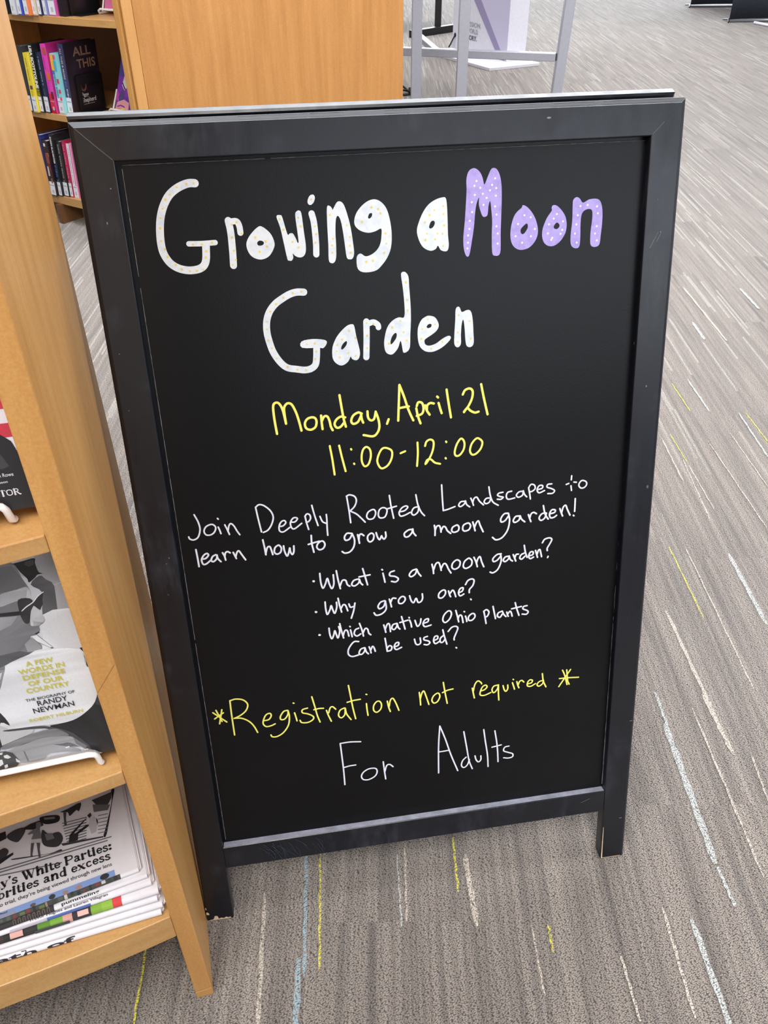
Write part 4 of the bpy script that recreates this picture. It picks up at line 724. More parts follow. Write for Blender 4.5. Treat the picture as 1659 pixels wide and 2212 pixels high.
def rounded(pts):
    if len(pts) < 7:
        return pts
    q = smooth_line(pts + [pts[0]], closed=True)
    return [(p.x, p.y) for p in q[:-1:2]]


def tone(x, y, g):
    k = 12 * math.sin(x * 210 + 1.0) * math.cos(y * 170) + 7 * math.sin(x * 530 - y * 410)
    v = max(6, min(246, g + k * (0.35 + g / 260)))
    return (v, v, v + 3)


GREY_COVER = plain('grey_jacket', (206, 206, 212), 0.35)
BW, BH = 0.156, 0.238
bk = leaning_book('book', 'hardback with a black-and-white photo of a smoking man and yellow title', (-0.0232, 0.0174, 0.502), BW, BH, 0.030, GREY_COVER)
M = Mesh()
d = 0.0002
for g, pts in PORTRAIT_ART:
    p = clip(rounded([(x * 1e-4, y * 1e-4) for x, y in pts]), -BW, -0.0004, 0.0006, BH - 0.0006)
    if p:
        M.poly(p, lambda x, y, d=d: cover_frame(x, y, d), col=lambda x, y, g=FACE_TONE.get(g, g): tone(x, y, g))
        d += 0.00002
M.build('cover_photograph', INK, bk)
M = Mesh()
for s, x0, x1, y, h, c in PORTRAIT_TEXT:
    put_text(M, s, x0, x1, y, h * 0.84, lambda x, y: cover_frame(x, y, 0.0016), col=(206, 196, 78) if c == 'y' else (34, 34, 44), bold=0.018 if c == 'y' and s[0] != 'R' else 0.010)
M.build('cover_title', INK, bk)

FLAGW, FLAGH = 0.157, 0.236
STRIPE = plain('white_jacket', (228, 224, 232), 0.35)
fb = leaning_book('book', 'hardback with a red and white striped flag behind a dark-suited figure', (-0.0222, 0.021, 0.788), FLAGW, FLAGH, 0.028, STRIPE)
M = Mesh()
edges = [-0.0065, 0.0045, 0.0158, 0.0270, 0.0379, 0.0485, 0.0594, 0.0700, 0.0810, 0.0912, 0.1018, 0.1122]
stripes = [(0.0002, 0.0044)] + [(edges[i], edges[i + 1]) for i in range(2, 11, 2)]
for a, b in stripes:
    n = 14
    lo, hi = [], []
    for i in range(n + 1):
        x = -FLAGW + (FLAGW - 0.0004) * i / n
        wv = 0.0009 * math.sin(x * 120 + a * 300)
        lo.append((x, max(0.0002, a + wv * (a > 0.003))))
        hi.append((x, b + wv))
    for i in range(n):
        q = [lo[i], lo[i + 1], hi[i + 1], hi[i]]
        cc = (214, 44, 62) if -0.05 < (lo[i][0] + 0.03) < 0.012 and (i % 2 == 0) else (200, 62, 78)
        M.poly(q, lambda x, y: cover_frame(x, y, 0.0003), col=cc)
pj = clip([(x * 1e-4, y * 1e-4) for x, y in JACKET_SHAPE], -FLAGW, -0.0003, 0.0003, 0.2)
M.poly(pj, lambda x, y: cover_frame(x, y, 0.0005), col=(42, 42, 46))
pj = clip([(x * 1e-4, y * 1e-4) for x, y in JACKET_FOLD], -FLAGW, -0.0003, 0.0003, 0.2)
M.poly(pj, lambda x, y: cover_frame(x, y, 0.0006), col=(66, 66, 68))
M.build('cover_artwork', INK, fb)
M = Mesh()
for s, x0, x1, y, h in FLAG_TEXT[:2]:
    put_text(M, s, x0, x1, y, h, lambda x, y: cover_frame(x, y, 0.0008), col=(226, 224, 226), bold=0.02 if s == 'ITOR' else 0.006)
M.build('cover_title', INK, fb)


def easel(label, xr, wid, yb, zb, zs, xe, ye, zbk, rot=None, loc=None, r=0.0029):
    """white display stand: a lip bar whose ends bend down to the shelf, and a back rest"""
    t = thing('book_stand', label, 'book stand', loc if loc else near_world(0, 0, 0), rot if rot is not None else near_rot())
    M = Mesh()
    pts = [(xe, ye, zs + r), (xe - 0.001, (ye + yb) / 2, zs + 0.0055), (xe - 0.002, yb + 0.001, zb - 0.005), (xe - 0.004, yb, zb - 0.0012), (xe - 0.0085, yb, zb)]
    left = [(2 * (xr - wid / 2) - p[0], p[1], p[2]) for p in pts]
    M.tube(pts + list(reversed(left)), r, 10)
    M.build('lip_bar', WHITE_PLASTIC, t)
    M = Mesh()
    for x in (xr - wid * 0.3, xr - wid * 0.7):
        M.tube([(x, yb + 0.017, zbk), (x, yb + 0.07, zbk), (x, yb + 0.074, zs + r)], r * 0.9, 8)
        M.tube([(x, yb + 0.050, zbk), (x, yb + 0.062, zs + 0.06), (x, yb + 0.075, zs + 0.15)], r * 0.9, 8)
    M.build('back_rest', WHITE_PLASTIC, t)
    return t


easel('white stand with a thin lip bar holding the black-and-white book', -0.040, 0.118, 0.0118, 0.5100, 0.490, -0.0395, 0.0140, 0.4966)
easel('white stand with a hooked end under the striped flag book', -0.0455, 0.108, 0.0150, 0.7972, 0.776, -0.0432, 0.0222, 0.7826)

# ------------------------------------------------------------------ newspapers on the bottom shelf


def newspaper(label, x, y, z, yaw, th, w=0.29, dep=0.285):
    t = thing('newspaper', label, 'newspaper', near_world(x, y, z), near_rot(math.radians(yaw)), 'newspapers stacked on the bottom shelf')
    r = th / 2
    M = Mesh()
    prof = [(dep, 0.0003), (r, 0.0003)] + [(r - r * math.sin(PI * k / 10), r - (r - 0.0003) * math.cos(PI * k / 10)) for k in range(1, 10)] + [(r, th - 0.0003), (dep, th - 0.0003)]
    ring = lambda xx, k: [(xx, py, pz) for py, pz in prof]
    M.loft([ring(-w, 0), ring(0, 0)])
    o = M.build('folded_sheets', NEWSPRINT, t)
    M = Mesh()
    for k in range(1, 4):          # leaf edges showing at the open side
        zz = th * k / 4
        M.box(0, 0.0012 + 0.0011 * ((k * 7) % 3), r, dep, zz - 0.0006, zz + 0.0004)
    M.build('leaf_edge', NEWSPRINT, t)

    def F(xx, s, lift=0.0003):
        """s < 0 runs back over the top, s > 0 runs down the fold"""
        R_ = r + lift
        if s <= 0:
            return (xx, r - s, r + R_)
        a = min(s / r, PI)
        return (xx, r - R_ * math.sin(a), r + R_ * math.cos(a))
    return t, F, r


def fold_patch(M, F, x0, x1, s0, s1, col, n=6, lift=0.0004, skew=0.0):
    for i in range(n):
        a, b = s0 + (s1 - s0) * i / n, s0 + (s1 - s0) * (i + 1) / n
        M.add([F(x0 + skew * a, a, lift), F(x1 + skew * a, a, lift), F(x1 + skew * b, b, lift), F(x0 + skew * b, b, lift)], [(0, 1, 2, 3)], col=col)


t, F, r = newspaper('bottom newspaper of the stack, with part of a black headline on its fold', -0.030, 0.0030, 0.2146, 2.6, 0.0100)
M = Mesh()
put_text(M, 'ath of', -0.178, -0.094, 0.0, 1.0, lambda x, h: F(x, r * 1.75 - h * r * 1.30, 0.0004), col=(44, 40, 48), bold=0.03)
M.build('headline', NEWS_INK, t)
t, F, r = newspaper('second newspaper from the bottom of the stack, plain white fold', -0.027, 0.0060, 0.2248, 3.0, 0.0088)
t, F, r = newspaper('third newspaper from the bottom of the stack, plain white fold', -0.031, 0.0095, 0.2338, 3.4, 0.0086)
t, F, r = newspaper('newspaper with a red, green and dark colour photo strip along its fold', -0.028, 0.0125, 0.2426, 4.2, 0.0108)
M = Mesh()
X0, X1 = -0.205, -0.040
segs = [(0, .07, (206, 60, 66)), (.07, .13, (60, 52, 50)), (.13, .155, (232, 228, 224)), (.155, .20, (196, 132, 120)), (.20, .25, (60, 50, 48)), (.25, .38, (44, 42, 42)),
        (.38, .46, (52, 50, 50)), (.46, .54, (96, 140, 52)), (.54, .62, (122, 168, 64)), (.62, .68, (214, 160, 148)), (.68, .80, (56, 52, 52)),
        (.80, .87, (132, 172, 64)), (.87, .94, (146, 186, 70)), (.94, 1.0, (214, 70, 70))]
for i, (a, b, c) in enumerate(segs):
    lo, hi = (-0.006, r * 1.9)
    fold_patch(M, F, X0 + (X1 - X0) * a, X0 + (X1 - X0) * b, lo, hi, c, lift=0.0003)
fold_patch(M, F, X0 + (X1 - X0) * .29, X0 + (X1 - X0) * .37, r * .2, r * 1.2, (224, 170, 160), lift=0.0009)
fold_patch(M, F, X0 + (X1 - X0) * .715, X0 + (X1 - X0) * .785, r * .1, r * 1.0, (232, 186, 176), lift=0.0009)
fold_patch(M, F, X0 + (X1 - X0) * .44, X0 + (X1 - X0) * .66, r * 1.1, r * 1.9, (72, 72, 74), lift=0.0010)
fold_patch(M, F, X0 + (X1 - X0) * .80, X0 + (X1 - X0) * .96, -0.006, -0.0025, (216, 84, 80), lift=0.0010)
M.build('colour_photograph', NEWS_INK, t)
t, F, r = newspaper('newspaper with a byline and a blue photo corner near its fold', -0.034, 0.0190, 0.2536, 5.6, 0.0080)
M = Mesh()
put_text(M, 'Trevor Hughes and Lauren Villagran', -0.130, -0.047, 0, 1, lambda x, h: F(x, 0.0016 - h * 0.0030, 0.0004), col=(60, 60, 66), bold=0.008)
fold_patch(M, F, -0.120, -0.066, 0.0035, r * 2.0, (88, 112, 178), lift=0.0003)
fold_patch(M, F, -0.150, -0.112, 0.0035, r * 2.0, (198, 190, 202), lift=0.0004)
M.build('front_page_print', NEWS_INK, t)
t, F, r = newspaper('newspaper with a dark photo of an arched balcony along its fold', -0.037, 0.0245, 0.2618, 7.0, 0.0066)
M = Mesh()
fold_patch(M, F, -0.215, -0.100, -0.004, r * 2.1, (58, 52, 52), lift=0.0003)
for k in range(22):
    xx = -0.212 + k * 0.0050
    if 11 <= k <= 13:
        continue
    fold_patch(M, F, xx, xx + 0.0027, -0.001, r * 1.5, (112, 98, 90), lift=0.0005)
    fold_patch(M, F, xx + 0.0007, xx + 0.0020, 0.0006, r * 1.5, (40, 36, 38), lift=0.0007)
fold_patch(M, F, -0.215, -0.100, -0.004, -0.0015, (132, 120, 112), lift=0.0006)
put_text(M, 'pummeling', -0.092, -0.052, 0, 1, lambda x, h: F(x, 0.0024 - h * 0.0032, 0.0004), col=(46, 44, 48), bold=0.02)
M.build('front_page_print', NEWS_INK, t)
t, F, r = newspaper('top newspaper of the stack, with a black-and-white photo above a bold headline', -0.045, 0.0300, 0.2686, 8.5, 0.0066)
top = lambda x, y, lift: (x, y, 0.0066 + lift)
M = Mesh()
lift = 0.0002
for g, pts in PAPER_ART:
    p = clip(rounded([(x * 1e-4, y * 1e-4) for x, y in pts]), -0.28, -0.004, 0.04, 0.28)
    if p:
        M.poly(p, lambda x, y, l=lift: top(x, y, l), col=(g, g - 4, g))
        lift += 0.000012
M.build('front_page_photograph', NEWS_INK, t)
M = Mesh()
# blue sky picture running over the fold
fold_patch(M, F, -0.158, -0.025, -0.0075, 0.0, (132, 160, 214), n=1, lift=0.0002)
fold_patch(M, F, -0.158, -0.130, -0.0045, 0.0, (150, 156, 180), n=1, lift=0.0003)
for xa, hh, ww, c in ((-0.112, .0040, .006, (112, 84, 84)), (-0.092, .0060, .007, (60, 60, 62)), (-0.078, .0046, .006, (170, 130, 120)), (-0.064, .0050, .007, (176, 134, 124)), (-0.036, .0072, .010, (48, 50, 54))):
    disc(M, xa, 0, ww / 2, lambda x, y: F(x, -max(0.0, y + hh * .5), 0.0004), col=c, n=12, ry=hh * .5)
fold_patch(M, F, -0.250, -0.020, 0.0, r * 2.3, (70, 72, 66), lift=0.0002)
for k in range(34):
    xx = -0.245 + k * 0.0066
    c = random.choice([(96, 110, 70), (50, 50, 50), (150, 130, 116), (196, 190, 184), (120, 60, 58), (84, 92, 84), (60, 66, 56)])
    fold_patch(M, F, xx, xx + random.uniform(.002, .006), random.uniform(0, r * .6), random.uniform(r * 1.0, r * 2.0), c, n=4, lift=0.0003 + 0.00001 * k)
M.build('colour_photograph', NEWS_INK, t)

# serif headline letters, drawn as thick and thin pen strokes
B_, S_ = 0.155, 0.05
SERIF = {
    'l': (0.34, [([(.17, 0), (.17, 1.02)], B_), ([(.02, .02), (.33, .02)], S_), ([(.03, 1.0), (.17, 1.0)], S_)]),
    'i': (0.34, [([(.17, 0), (.17, .66)], B_), ([(.02, .02), (.33, .02)], S_), ([(.03, .65), (.17, .65)], S_), ([(.165, .90), (.175, .90)], .19)]),
    't': (0.40, [([(.18, .86), (.18, .2), (.24, .06), (.36, .08)], .13), ([(.02, .64), (.38, .64)], S_)]),
    'h': (0.68, [([(.15, 0), (.15, 1.02)], B_), ([(.02, .02), (.29, .02)], S_), ([(.02, 1.0), (.15, 1.0)], S_), ([(.20, .48), (.34, .64), (.47, .60), (.52, .44), (.52, 0)], .14), ([(.40, .02), (.67, .02)], S_)]),
    'n': (0.68, [([(.15, 0), (.15, .66)], B_), ([(.02, .02), (.29, .02)], S_), ([(.02, .65), (.15, .65)], S_), ([(.20, .48), (.34, .64), (.47, .60), (.52, .44), (.52, 0)], .14), ([(.40, .02), (.67, .02)], S_)]),
    'r': (0.50, [([(.15, 0), (.15, .66)], B_), ([(.02, .02), (.31, .02)], S_), ([(.02, .65), (.15, .65)], S_), ([(.20, .46), (.28, .62), (.38, .64)], .06), ([(.395, .58), (.405, .58)], .16)]),
    'y': (0.60, [([(.12, .64), (.33, .04)], .14), ([(.50, .64), (.33, .08), (.24, -.18), (.12, -.22)], .055), ([(.09, -.19), (.10, -.19)], .13), ([(.0, .64), (.26, .64)], S_), ([(.40, .64), (.60, .64)], S_)]),
    's': (0.48, [([(.40, .50), (.34, .62), (.18, .63), (.10, .50), (.20, .38), (.34, .28), (.40, .14), (.28, .02), (.12, .04), (.06, .18)], .10)]),
    'e': (0.54, [([(.10, .36), (.46, .36), (.43, .54), (.29, .64), (.16, .56), (.11, .34), (.16, .12), (.30, .03), (.48, .14)], .095)]),
    'c': (0.52, [([(.42, .50), (.36, .62), (.22, .62), (.12, .48), (.12, .20), (.22, .05), (.36, .05), (.46, .16)], .10)]),
    'x': (0.64, [([(.10, .64), (.50, .02)], .15), ([(.52, .64), (.08, .02)], .055), ([(0, .64), (.26, .64)], S_), ([(.40, .64), (.62, .64)], S_), ([(0, .02), (.22, .02)], S_), ([(.36, .02), (.64, .02)], S_)]),
    'a': (0.58, [([(.12, .52), (.22, .63), (.36, .60), (.40, .46), (.40, .12), (.52, .03)], .12), ([(.40, .38), (.20, .32), (.10, .18), (.16, .04), (.30, .04), (.40, .16)], .09)]),
    'd': (0.62, [([(.46, 0), (.46, 1.02)], B_), ([(.34, 1.0), (.46, 1.0)], S_), ([(.46, .02), (.60, .02)], S_), ([(.42, .58), (.28, .64), (.14, .52), (.12, .20), (.24, .03), (.42, .10)], .09)]),
    'b': (0.62, [([(.15, 0), (.15, 1.02)], B_), ([(.02, 1.0), (.15, 1.0)], S_), ([(.18, .56), (.34, .64), (.48, .52), (.50, .20), (.36, .03), (.18, .08)], .09)]),
    'I': (0.42, [([(.21, 0), (.21, 1.0)], B_), ([(.05, .02), (.37, .02)], S_), ([(.05, .98), (.37, .98)], S_)]),
    'T': (0.76, [([(.38, 0), (.38, 1.0)], B_), ([(.22, .02), (.54, .02)], S_), ([(.03, .97), (.73, .97)], .06), ([(.04, .96), (.03, .76)], S_), ([(.72, .96), (.73, .76)], S_)]),
    'O': (0.86, [([(.43, .98), (.16, .82), (.12, .5), (.16, .18), (.43, .02), (.70, .18), (.74, .5), (.70, .82), (.43, .98)], .095)]),
    'R': (0.84, [([(.18, 0), (.18, 1.0)], B_), ([(.03, .02), (.36, .02)], S_), ([(.03, .98), (.42, .98), (.60, .86), (.60, .64), (.44, .52), (.22, .52)], .085), ([(.40, .52), (.72, .03), (.82, .02)], .13)]),
    'W': (1.10, [([(.14, .98), (.38, .02)], .15), ([(.40, .04), (.56, .80)], .055), ([(.48, .98), (.76, .02)], .15), ([(.78, .04), (.98, .98)], .055), ([(0, .98), (.30, .98)], S_), ([(.40, .98), (.66, .98)], S_), ([(.86, .98), (1.10, .98)], S_)]),
    'P': (0.74, [([(.18, 0), (.18, 1.0)], B_), ([(.03, .02), (.36, .02)], S_), ([(.03, .98), (.46, .98), (.64, .86), (.64, .60), (.46, .48), (.22, .48)], .085)]),
    '\u2019': (0.26, [([(.12, .96), (.13, .96)], .16), ([(.17, .94), (.15, .80), (.06, .72)], .06)]),
    ':': (0.30, [([(.14, .10), (.15, .10)], .19), ([(.14, .56), (.15, .56)], .19)]),
    ' ': (0.30, []),
}


def serif_line(M, s, x0, x1, y0, y1, h, F, col):
    adv = sum(SERIF[c][0] for c in s)
    k = (x1 - x0) / adv
    x = 0.0
    for ch in s:
        w, st = SERIF[ch]
        for pts, wd in st:
            P = [((x + px) * k, py * h) for px, py in pts]
            P = [(x0 + px, y0 + (y1 - y0) * px / (x1 - x0) + py) for px, py in P]
            ribbon(M, smooth_line(P), wd * h * (1.55 if wd > .06 else 1.2), F, col=col, caps=wd > .12)
        x += w


M = Mesh()
for s, x0, y0, x1, y1, h in PAPER_TEXT:
    if h > 0.008:
        serif_line(M, s, x0, x1, y0, y1, h * 1.02, lambda x, y: top(x, y, 0.0009), (26, 22, 28))
    else:
        put_text(M, s, x0, x1, (y0 + y1) / 2, h, lambda x, y: top(x, y, 0.0009), col=(60, 56, 62), bold=0.004)
M.build('headline', NEWS_INK, t)

M = Mesh()
s_, x0, x1, y, h = FLAG_TEXT[2]
serif_line(M, s_, x0, x1, y, y, h * 0.98, lambda a, b: cover_frame(a, b, 0.0009), (226, 224, 226))
M.build('cover_title', INK, fb)

# ------------------------------------------------------------------ the chalkboard sign
SIGN_W, SIGN_L, TILT = 0.6118, 1.0121, math.radians(15.147)
SIGN_LOC = (-0.25118, 0.56689, 0.0)
SIGN_ROT = math.atan2(0.15517712, 0.98788666)
sT, cT = math.sin(TILT), math.cos(TILT)
sign = thing('a_frame_chalkboard_sign', 'black wooden A-frame chalkboard sign with white, lavender and yellow handwriting about a moon garden', 'sign', SIGN_LOC, SIGN_ROT)


def leaf(u, v, d):
    """front leaf: u across, v up the leaf, d behind its face"""
    return (u, v * sT + d * cT, v * cT - d * sT)


Y_MIRROR, DZ, DU = 0.2880, 0.0035, -0.0045


def rear_leaf(u, v, d):
    x, y, z = leaf(u, v, d)
    return (x * 1.0085 + DU, 2 * Y_MIRROR - y, z + DZ * v / SIGN_L)


UL, UR, VB, VT, VR = 0.0375, 0.5750, 0.1262, 0.9767, 0.0893
TH = 0.020
co = 0.0050


def arc_levels(c_out, c_in, th):
    lv = []
    for a in (0, 30, 60, 90):
        r_ = math.radians(a)
        lv.append((c_out * (1 - math.cos(r_)), c_out * (1 - math.sin(r_)), c_in * (1 - math.sin(r_))))
    lv.append((th - 0.002, 0.0, 0.0))
    lv.append((th, 0.002, 0.001))
    return lv


def frame_leaf(P_, parent, d_start=0.0, co=0.0050):
    TH = 0.020 - d_start
    P = lambda u, v, d: P_(u, v, d + d_start)
    R0 = 0.0105 if d_start == 0 else 0.0050

    def stile(right):
        M = Mesh()
        rings = []
        for d, io, ii in arc_levels(co, 0.0012, TH):
            v0 = (d + d_start) * math.tan(TILT)
            if not right:
                q = [(io, v0), (UL - ii, v0), (UL - ii, VT + ii), (io, SIGN_L - io)]
            else:
                q = [(UR + ii, v0), (SIGN_W - io, v0), (SIGN_W - io, SIGN_L - io), (UR + ii, VT + ii)]
            rings.append([P(u, v, d) for u, v in q])
        M.loft(rings)
        return M.build('stile', BLACK, parent)

    stile(False)
    stile(True)
    M = Mesh()
    rings = []
    g = 0.0001
    top_levels = [(0.0, co * 1.05, 0.0012), (0.0004, co, 0.0004), (co, 0.0003, 0.0), (co + 0.0006, 0.0, 0.0), (TH - 0.002, 0.0, 0.0), (TH, 0.002, 0.001)]
    for d, io, ii in (top_levels if d_start == 0 else arc_levels(co, 0.0012, TH)):
        q = [(io + g, SIGN_L - io), (UL - ii + g, VT + ii), (UR + ii - g, VT + ii), (SIGN_W - io - g, SIGN_L - io)]
        rings.append([P(u, v, d) for u, v in q])
    M.loft(rings)
    M.build('top_rail', BLACK, parent)
    M = Mesh()
    rings = []
    for d, io, ii in ((0.0008, 0.0012, 0.0012), (0.002, 0, 0), (TH - 0.002, 0, 0)):
        q = [(UL, VR + ii), (UR, VR + ii), (UR, VB - ii), (UL, VB - ii)]
        rings.append([P(u, v, d) for u, v in q])
    M.loft(rings)
    M.build('bottom_rail', BLACK, parent)
    M = Mesh()
    rings = []
    for d in (R0, R0 + 0.003):
        rings.append([P(u, v, d) for u, v in ((0.0418, VB - 0.004), (0.5768, VB - 0.004), (0.5768, 0.9733), (0.0418, 0.9733))])
    M.loft(rings)
    rings = []
    for d in (R0 + 0.0032, TH - 0.0012):
        rings.append([P(u, v, d) for u, v in ((UL - 0.01, VB - 0.01), (UR + 0.01, VB - 0.01), (UR + 0.01, VT + 0.01), (UL - 0.01, VT + 0.01))])
    M.loft(rings)
    return M.build('chalkboard_panel', BOARD, parent)


frame_leaf(leaf, sign)
frame_leaf(rear_leaf, sign, 0.009, 0.002)
for u in (0.10, 0.50):           # hinges joining the two leaves near the top
    M = Mesh()
    a, b = Vector(leaf(u, SIGN_L - 0.03, TH)), Vector(rear_leaf(u, SIGN_L - 0.03, TH))
    M.box(u - 0.025, u + 0.025, a.y - 0.001, b.y + 0.001, a.z - 0.012, a.z - 0.006)
    M.tube([(u - 0.026, (a.y + b.y) / 2, a.z - 0.006), (u + 0.026, (a.y + b.y) / 2, a.z - 0.006)], 0.003, 10)
    M.build('hinge', BLACK_METAL, sign, 'dark metal hinge between the two leaves')

# worn pale edges of the board, dusty ledge, chipped paint
EDGE = lambda u, v: leaf(u, v, 0.0102)
rng = random.Random(11)


def worn(M, a, b, n, w, keep, F):
    for i in range(n):
        if rng.random() > keep(i / n):
            continue
        t0, t1 = i / n, (i + 1.02) / n
        p = (a[0] + (b[0] - a[0]) * t0, a[1] + (b[1] - a[1]) * t0)
        q = (a[0] + (b[0] - a[0]) * t1, a[1] + (b[1] - a[1]) * t1)
        ribbon(M, [p, q], w * rng.uniform(0.5, 1.25), F, caps=False)


M = Mesh()
worn(M, (0.0420, 0.970), (0.0414, 0.131), 150, 0.0005, lambda t: 0.985, EDGE)
worn(M, (0.5764, 0.972), (0.5748, 0.131), 150, 0.0010, lambda t: 0.98, EDGE)
worn(M, (0.043, 0.9731), (0.576, 0.9731), 90, 0.0004, lambda t: 0.985, EDGE)
M.build('worn_edge', WEAR, sign, 'pale worn line around the board edge')
M = Mesh()
LEDGE = lambda u, d: leaf(u, VB + 0.0003, d)
rings = [(UL + 0.0008, 0.0014), (UR - 0.0006, 0.0014), (UR - 0.0006, 0.0104), (UL + 0.0008, 0.0104)]
M.add([LEDGE(*p) for p in rings], [(0, 1, 2, 3)])
M.build('dusty_ledge', DUST, sign, 'grey chalk dust lying on the ledge below the board')
M = Mesh()
FACE = lambda u, v: leaf(u, v, -0.0002)
ribbon(M, [(0.0062, 1.0062), (0.014, 0.9985), (0.024, 0.989), (0.036, 0.978)], 0.0007, FACE, caps=False)
ribbon(M, [(0.5770, 0.9785), (0.584, 0.985), (0.589, 0.990)], 0.0006, FACE, caps=False)
M.build('mitre_seam', plain('mitre_line', (96, 96, 100), 0.8), sign, 'thin grey mitre line at the frame corner')
M = Mesh()
chip = lambda pts: M.poly(pts, FACE)
chip([(0.0012, 0.0008), (0.034, 0.0006), (0.033, 0.0030), (0.030, 0.0022), (0.027, 0.0040), (0.024, 0.0020), (0.020, 0.0036), (0.017, 0.0022), (0.0155, 0.0075), (0.012, 0.0085), (0.0095, 0.0026), (0.005, 0.0022)])
chip([(0.0012, 0.0125), (0.0050, 0.0118), (0.0045, 0.0150), (0.0022, 0.0175), (0.001, 0.0160)])
chip([(0.0010, 0.0215), (0.0022, 0.0220), (0.0018, 0.0260), (0.0008, 0.0250)])
chip([(0.5762, 0.0010), (0.606, 0.0008), (0.606, 0.0018), (0.578, 0.0020), (0.5772, 0.06), (0.5765, 0.06)])
M.build('paint_chip', CHIP, sign, 'pale bare-wood chips at the foot of the leg')
M = Mesh()
for (u, v, a, b) in ((0.606, 0.243, .004, .0008), (0.602, 0.073, .0035, .0012), (0.4655, 0.998, .004, .0016), (0.0215, 0.922, .001, .0022), (0.030, 0.953, .0012, .0010), (0.012, 0.795, .0009, .0009),
                     (0.594, 0.882, .0010, .0012), (0.591, 0.713, .0012, .002), (0.588, 0.915, .0006, .0006), (0.0285, 0.560, .0008, .0022), (0.012, 0.735, .0008, .001), (0.0245, 0.553, .0012, .0006)):
    disc(M, u, v, a * 0.6, FACE, n=8, ry=b * 0.6)
for (p, q) in (((0.586, 0.872), (0.591, 0.882)), ((0.590, 0.872), (0.5945, 0.881)), ((0.540, 0.112), (0.553, 0.117)), ((0.583, 0.866), (0.586, 0.872))):
    ribbon(M, [p, q], 0.0004, FACE, caps=False)
M.build('paint_fleck', WEAR, sign, 'small pale flecks and scratches in the black paint')
M = Mesh()
rs = random.Random(8)
for k in range(26):
    u0 = rs.uniform(0.085, 0.165)
    v0 = rs.uniform(0.110, 0.1235)
    ribbon(M, smooth_line([(u0, v0), (u0 + rs.uniform(.002, .008), v0 - rs.uniform(.004, .010)), (u0 + rs.uniform(.004, .016), max(0.0915, v0 - rs.uniform(.012, .026)))]), rs.uniform(.0002, .0005), FACE, caps=False)
M.build('chalk_smear', plain('chalk_smear', (58, 66, 84), 0.8), sign, 'faint curved chalk smears on the bottom rail')
M = Mesh()
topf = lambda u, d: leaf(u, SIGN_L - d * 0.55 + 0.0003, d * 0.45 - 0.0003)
for k in range(40):  # pale strokes: worn chips plus the top edge's glare painted in
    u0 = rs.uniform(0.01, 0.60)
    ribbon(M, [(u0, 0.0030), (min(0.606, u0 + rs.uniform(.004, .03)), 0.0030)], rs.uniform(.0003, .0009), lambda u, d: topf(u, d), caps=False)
M.build('worn_edge', WEAR, sign, 'pale worn marks and painted glare along the top edge')

# handwriting in marker
CV = 1e-4
for label, colr, width, strokes in HANDWRITING:
    M = Mesh()
    for i, (closed, pts) in enumerate(strokes):
        P = [(u * CV, v * CV) for u, v in pts]
        ribbon(M, smooth_line(P, closed=bool(closed)), width * CV * 0.98, lambda u, v, k, i=i: leaf(u, v, 0.0102 - 0.00004 * (i % 6) - k), grade=0.00004)
    M.build('handwriting', MARK[colr], sign, label)
for label, colr, items, dots in BLOCK_LETTERS:
    M = Mesh()
    ex = 0
    for it in items:
        ex += 1
        Fz = lambda u, v, ex=ex: leaf(u, v, 0.0102 - 0.00004 * (ex % 5))
        if it[0] == 's':
            ribbon(M, smooth_line([(u * CV, v * CV) for u, v in it[1]]), it[2] * CV, Fz)
        else:
            outer = [(p.x, p.y) for p in smooth_line([(u * CV, v * CV) for u, v in it[1]] + [(it[1][0][0] * CV, it[1][0][1] * CV)], closed=True)][:-1:2]
            holes = [[(p.x, p.y) for p in smooth_line([(u * CV, v * CV) for u, v in h] + [(h[0][0] * CV, h[0][1] * CV)], closed=True)][:-1:2] for h in it[2]]
            M.poly(outer, Fz, holes)
    o = M.build('block_lettering', MARK['W' if colr == 'w' else 'l'], sign, label)
    M = Mesh()
    rr = random.Random(3)
    for u, v in dots:
        disc(M, u * CV, v * CV, rr.uniform(0.0009, 0.0013) if colr == 'w' else 0.0011, lambda u, v: leaf(u, v, 0.00992), n=8)
    M.build('dot', MARK['d' if colr == 'w' else 'D'], o, 'small gold dots inside the letters' if colr == 'w' else 'small white dots inside the letters')

# ------------------------------------------------------------------ the far bookcase
FB_LOC = (-0.92661, 3.32323, 0.0)
FB_ROT = math.radians(-34)
fb_ = thing('bookcase', 'far honey-wood bookcase with rows of labelled books behind the chalkboard sign', 'bookcase', FB_LOC, FB_ROT)


def far_world(x, y, z):
    c, s = math.cos(FB_ROT), math.sin(FB_ROT)
    return (FB_LOC[0] + x * c - y * s, FB_LOC[1] + x * s + y * c, z)


fbow = lambda x: -(0.193 * (-x) - 0.2 * x * x)
for xa, xb in ((0.0, 0.027), (-0.992, -0.965)):
    M = Mesh()
    M.box(xa, xb, 0, 0.40, 0, 1.45)
    M.build('side_panel', WOOD_V, fb_, bevel=0.0015)
for zt, th in ((0.113, 0.034), (0.437, 0.024), (0.771, 0.024), (1.105, 0.024), (1.42, 0.024)):
    bowed_shelf(zt - th, zt, -0.965, 0.0, 0.39, fb_, WOOD_X, fbow, 24)
M = Mesh()
M.box(-0.965, 0.0, 0.39, 0.398, 0.079, 1.44)
M.build('back_panel', DARKWOOD, fb_)
M = Mesh()
M.box(-0.500, -0.475, -0.062, 0.38, 0.0, 0.079)
M.build('support_board', DARKWOOD, fb_)


